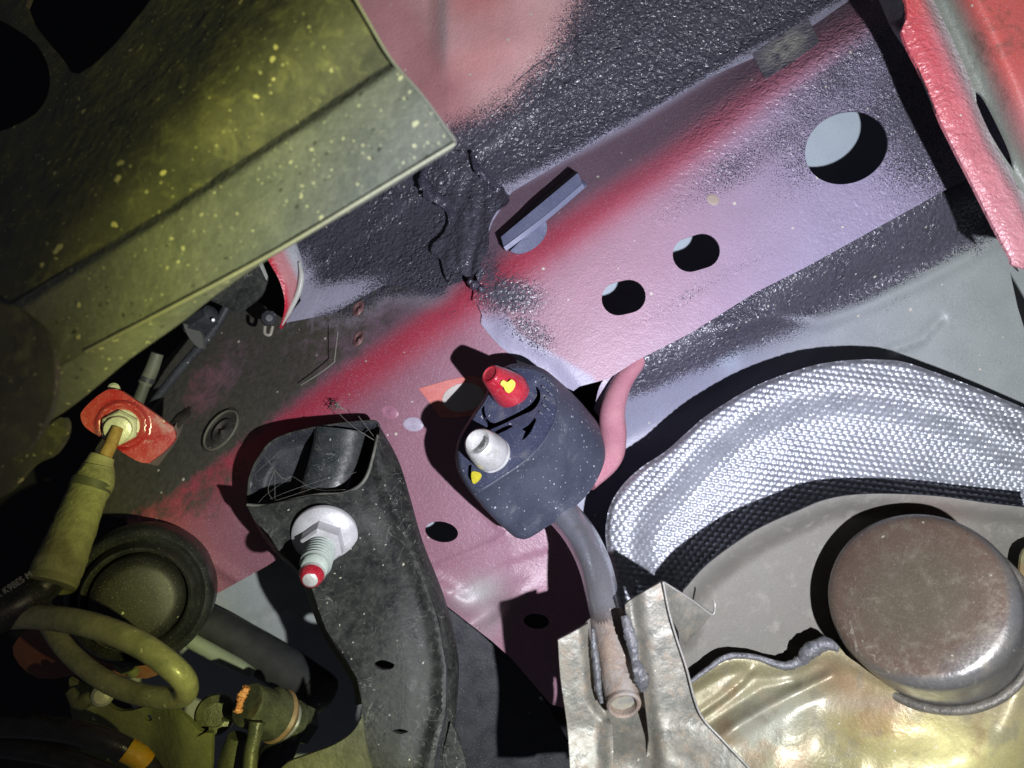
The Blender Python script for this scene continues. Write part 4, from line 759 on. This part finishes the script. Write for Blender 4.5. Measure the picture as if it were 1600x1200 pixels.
# coil springs
T_cs1 = thing('coil_spring', 'dusty olive coil spring loop in front of the round rubber seat', 'coil spring', P(170, 1030, .34))
tube('coil', [(-60, 975, .338), (0, 966, .336), (60, 964, .334), (140, 976, .331), (215, 1005, .328), (268, 1042, .327), (290, 1068, .330), (283, 1088, .336), (235, 1088, .342), (180, 1072, .347), (130, 1040, .352), (92, 1000, .357), (70, 960, .362), (60, 930, .37)], [19, 19, 19, 19.5, 19.5, 19.5, 18.5, 17.5, 16.5, 16, 15.5, 15, 15, 14], SPRING, T_cs1, seg=28, n=10)
T_cs2 = thing('coil_spring', 'black coil spring turn with orange yellow paint mark at the bottom left edge', 'coil spring', P(120, 1150, .33))
tube('coil', [(-60, 1136, .325), (20, 1134, .325), (90, 1139, .326), (150, 1152, .328), (205, 1175, .331), (245, 1215, .336), (260, 1260, .34)], [18, 18, 18, 18, 17, 16, 15], SPRBLK, T_cs2, seg=28, n=10)
tube('paint_mark', [(198, 1171, .3298), (215, 1181, .3308), (226, 1192, .332)], [18.6, 18.2, 17.8], ORG, T_cs2, seg=28, n=6, label='orange yellow paint mark')
tube('lower_turn', [(-60, 1165, .345), (20, 1170, .346), (100, 1185, .348), (190, 1215, .352)], 15, SPRBLK, T_cs2, seg=24, n=8)

# dusty green bracket bottom left
T_gb = thing('axle_bracket', 'dusty olive steel bracket with small holes below the coil spring', 'bracket', P(230, 1140, .38))
GB = M('olive_dusty_steel', (.20, .21, .10), (.12, .13, .07), 45, .6, fleck=((.5, .5, .35), 120, .1, .1), bumps=((250, .5),))
sheet('plate', sm([(108, 1060, 'c'), (150, 1085), (190, 1112), (255, 1095, 'c'), (290, 1120), (312, 1142), (332, 1146, 'c'), (329, 1260, 'c'), (150, 1260, 'c'), (110, 1110)], 4, True), lambda x, y: .372+.012*ss(x, 290, 230)-.004*ss(x, 160, 120), GB, T_gb, step=7, holes=[ell(232, 1122, 6, 5, 20, 16), capsule(308, 1150, 324, 1142, 1.6, 5)], thick=.003)
tube('rolled_edge', [(110, 1080, .366), (124, 1098, .364), (140, 1092, .364), (155, 1100, .364)], [8, 12, 12, 4], GB, T_gb, seg=14)
lathe('pale_cap', P(160, 1087, .362), P(157, 1092, .355), [(-.004, .005), (0, .005), (.002, .0035), (.0025, .0005)], NUTW, T_gb, seg=16)

# pale grey panel, dark damper tube and light rod behind
T_gp = sheet('inner_wing_panel', [(260, 1000), (330, 925), (380, 880), (430, 860), (500, 900), (560, 1000), (620, 1120), (560, 1260), (300, 1260), (180, 1060), (140, 1000)], lambda x, y: .50-.004*np.exp(-(pdist(x, y, [(370, 980), (420, 965), (450, 950)])/10)**2), GREYP, None, step=10)
tag(T_gp, 'plain pale grey panel seen behind the dark tube at lower left', 'body panel')
tube_o = thing('damper_tube', 'thick matte black tube slanting down right behind the black arm', 'damper', P(410, 1040, .46))
tube('tube_body', [(300, 965, .47), (345, 985, .468), (400, 1018, .464), (455, 1052, .458), (500, 1085, .452)], [28, 29, 31, 33, 34], M('matte_black_tube', (.03, .03, .035), (.045, .045, .05), 50, .6), tube_o, seg=30)
lathe('end_cap', P(495, 1082, .452), P(510, 1096, .448), [(-.002, .0132), (.004, .0128), (.006, .011), (.007, .006)], BLKRUB, tube_o, seg=30)
T_rod = thing('tie_rod', 'pale grey green rod between the coil spring and the dark tube', 'rod', P(340, 1025, .45))
tube('rod_body', [(290, 996, .452), (330, 1018, .452), (372, 1040, .45), (395, 1054, .449)], [12, 12, 11, 9], M('grey_green_rod', (.26, .30, .27), (.3, .34, .3), 60, .4), T_rod, seg=20)
tube('rod_end', [(280, 990, .452), (292, 997, .452)], 14, DARKP, T_rod, seg=20, n=2)
T_bump = thing('shock_mount_boss', 'small olive shaded bolt boss seen inside the coil spring loop', 'bolt', P(195, 1035, .42))
lathe('boss_head', P(200, 1034, .425), P(190, 1036, .415), [(0, .007), (.004, .0068), (.006, .004)], GB, T_bump, seg=6, caps=(True, True))
tube('boss_shank', [(196, 1036, .42), (210, 1052, .425)], 9, GB, T_bump, seg=14, n=2)

# sway bar link
T_sl = thing('sway_bar_link', 'dusty black link joint with torn copper coloured rubber at bottom left of the arm', 'suspension link', P(420, 1110, .38))
LK = M('dusty_olive_black_link', (.045, .05, .035), (.09, .095, .06), 100, .35, fleck=((.4, .4, .3), 300, .12, .12), bumps=((300, .4),))
kA = P(386, 1100, .372); kB = P(448, 1124, .390)
lathe('housing', kA, kB, [(0, .0095), (.0008, .0103), (.006, .0104), (.014, .0104), (.0155, .0125), (.019, .0125), (.020, .010)], LK, T_sl, seg=36, caps=(True, True))
tube('copper_rubber', [(386, 1073, .3675), (379, 1086, .367), (375, 1098, .367), (371, 1112, .367)], [5.5, 6.5, 5.5, 6], COPPER, T_sl, seg=10, wob=.7, n=8, label='torn copper coloured rubber')
lathe('rubber_ring', kA, kB, [(.019, .0118), (.021, .0132), (.0235, .0118)], BROWNR, T_sl, seg=36)
lathe('rear_collar', kA, kB, [(.0225, .0085), (.029, .0085), (.030, .0105), (.032, .0105), (.033, .009), (.037, .008)], LK, T_sl, seg=30)
lathe('bright_ring', kA, kB, [(.0262, .0092), (.0272, .0096), (.0282, .0092)], STEEL, T_sl, seg=30)
lathe('rear_nut', kA, kB, [(.034, .010), (.041, .0098), (.042, .007)], LK, T_sl, seg=6)
tube('link_rod', [(402, 1128, .362), (398, 1150, .360), (392, 1180, .358), (386, 1260, .352)], [13, 11, 11, 12], LK, T_sl, seg=18)
lathe('left_lobe', P(337, 1116, .392), P(334, 1117, .384), [(-.003, .0100), (.003, .0100), (.005, .009), (.0055, .006), (.005, .0055), (.005, .0003)], LK, T_sl, seg=34)
tube('lobe_arm', [(345, 1125, .390), (362, 1122, .386), (385, 1132, .378)], [6, 4.5, 5], LK, T_sl, seg=12)
tube('lower_arm', [(372, 1150, .372), (362, 1190, .372), (350, 1260, .372)], [16, 20, 22], LK, T_sl, seg=18)
tube('lower_boot', [(455, 1135, .392), (440, 1165, .39), (420, 1200, .388), (400, 1260, .385)], [22, 26, 28, 30], BLKRUB, T_sl, seg=22)

# dark inner shell below the rail between arm and bracket
def at_dk(x, y): return dict()
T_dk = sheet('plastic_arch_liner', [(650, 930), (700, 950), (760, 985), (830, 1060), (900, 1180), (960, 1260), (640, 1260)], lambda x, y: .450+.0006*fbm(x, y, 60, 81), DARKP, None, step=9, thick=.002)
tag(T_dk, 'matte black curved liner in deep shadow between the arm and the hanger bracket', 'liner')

# ------------------------------------------------------------------ cobwebs
T_w = thing('cobweb', 'fine dusty cobweb threads across the open end of the black arm', 'cobweb', P(450, 740, .39))
wr = random.Random(4); k = 0
anch = [(395, 775), (400, 740), (415, 712), (440, 700), (470, 776), (500, 770), (540, 765), (405, 790), (430, 786), (455, 745), (480, 720), (520, 745), (560, 735), (530, 690), (428, 735), (462, 757)]
for i in range(12):
    a = wr.choice(anch); b = wr.choice(anch)
    if a == b: continue
    mx = (a[0]+b[0])/2+wr.uniform(-16, 16); my = (a[1]+b[1])/2+wr.uniform(-6, 20)
    tube('thread', [(a[0]+wr.uniform(-4, 4), a[1]+wr.uniform(-3, 3), .386+wr.uniform(0, .012)), (mx, my, .388+wr.uniform(-.002, .006)), (b[0], b[1], .386+wr.uniform(0, .012))], wr.choice([.13, .17, .22]), WEBM, T_w, seg=4, n=6, sharp=None)
tube('thread', [(515, 632, .424), (550, 665, .405), (585, 688, .397)], .5, WEBM, T_w, seg=5, n=5)
tube('thread', [(560, 650, .412), (590, 690, .397)], .4, WEBM, T_w, seg=5, n=5)
T_w2 = thing('cobweb', 'small tuft of cobweb on the red crease above the black arm', 'cobweb', P(525, 630, .42))
for i in range(10):
    tube('thread', [(522+wr.uniform(-12, 12), 630+wr.uniform(-8, 8), .428), (526+wr.uniform(-4, 4), 634+wr.uniform(-4, 4), .422), (530+wr.uniform(-14, 14), 632+wr.uniform(-12, 12), .428)], .45, WEBM, T_w2, seg=4, n=4)
T_w3 = thing('cobweb', 'bent single silk thread on the dusty wall left of the red crease', 'cobweb', P(510, 570, .44))
tube('thread', [(528, 518, .436), (523, 560, .434, ), (522, 566, .434), (500, 583, .436), (470, 602, .44)], .7, WEBM, T_w3, seg=6, n=4)
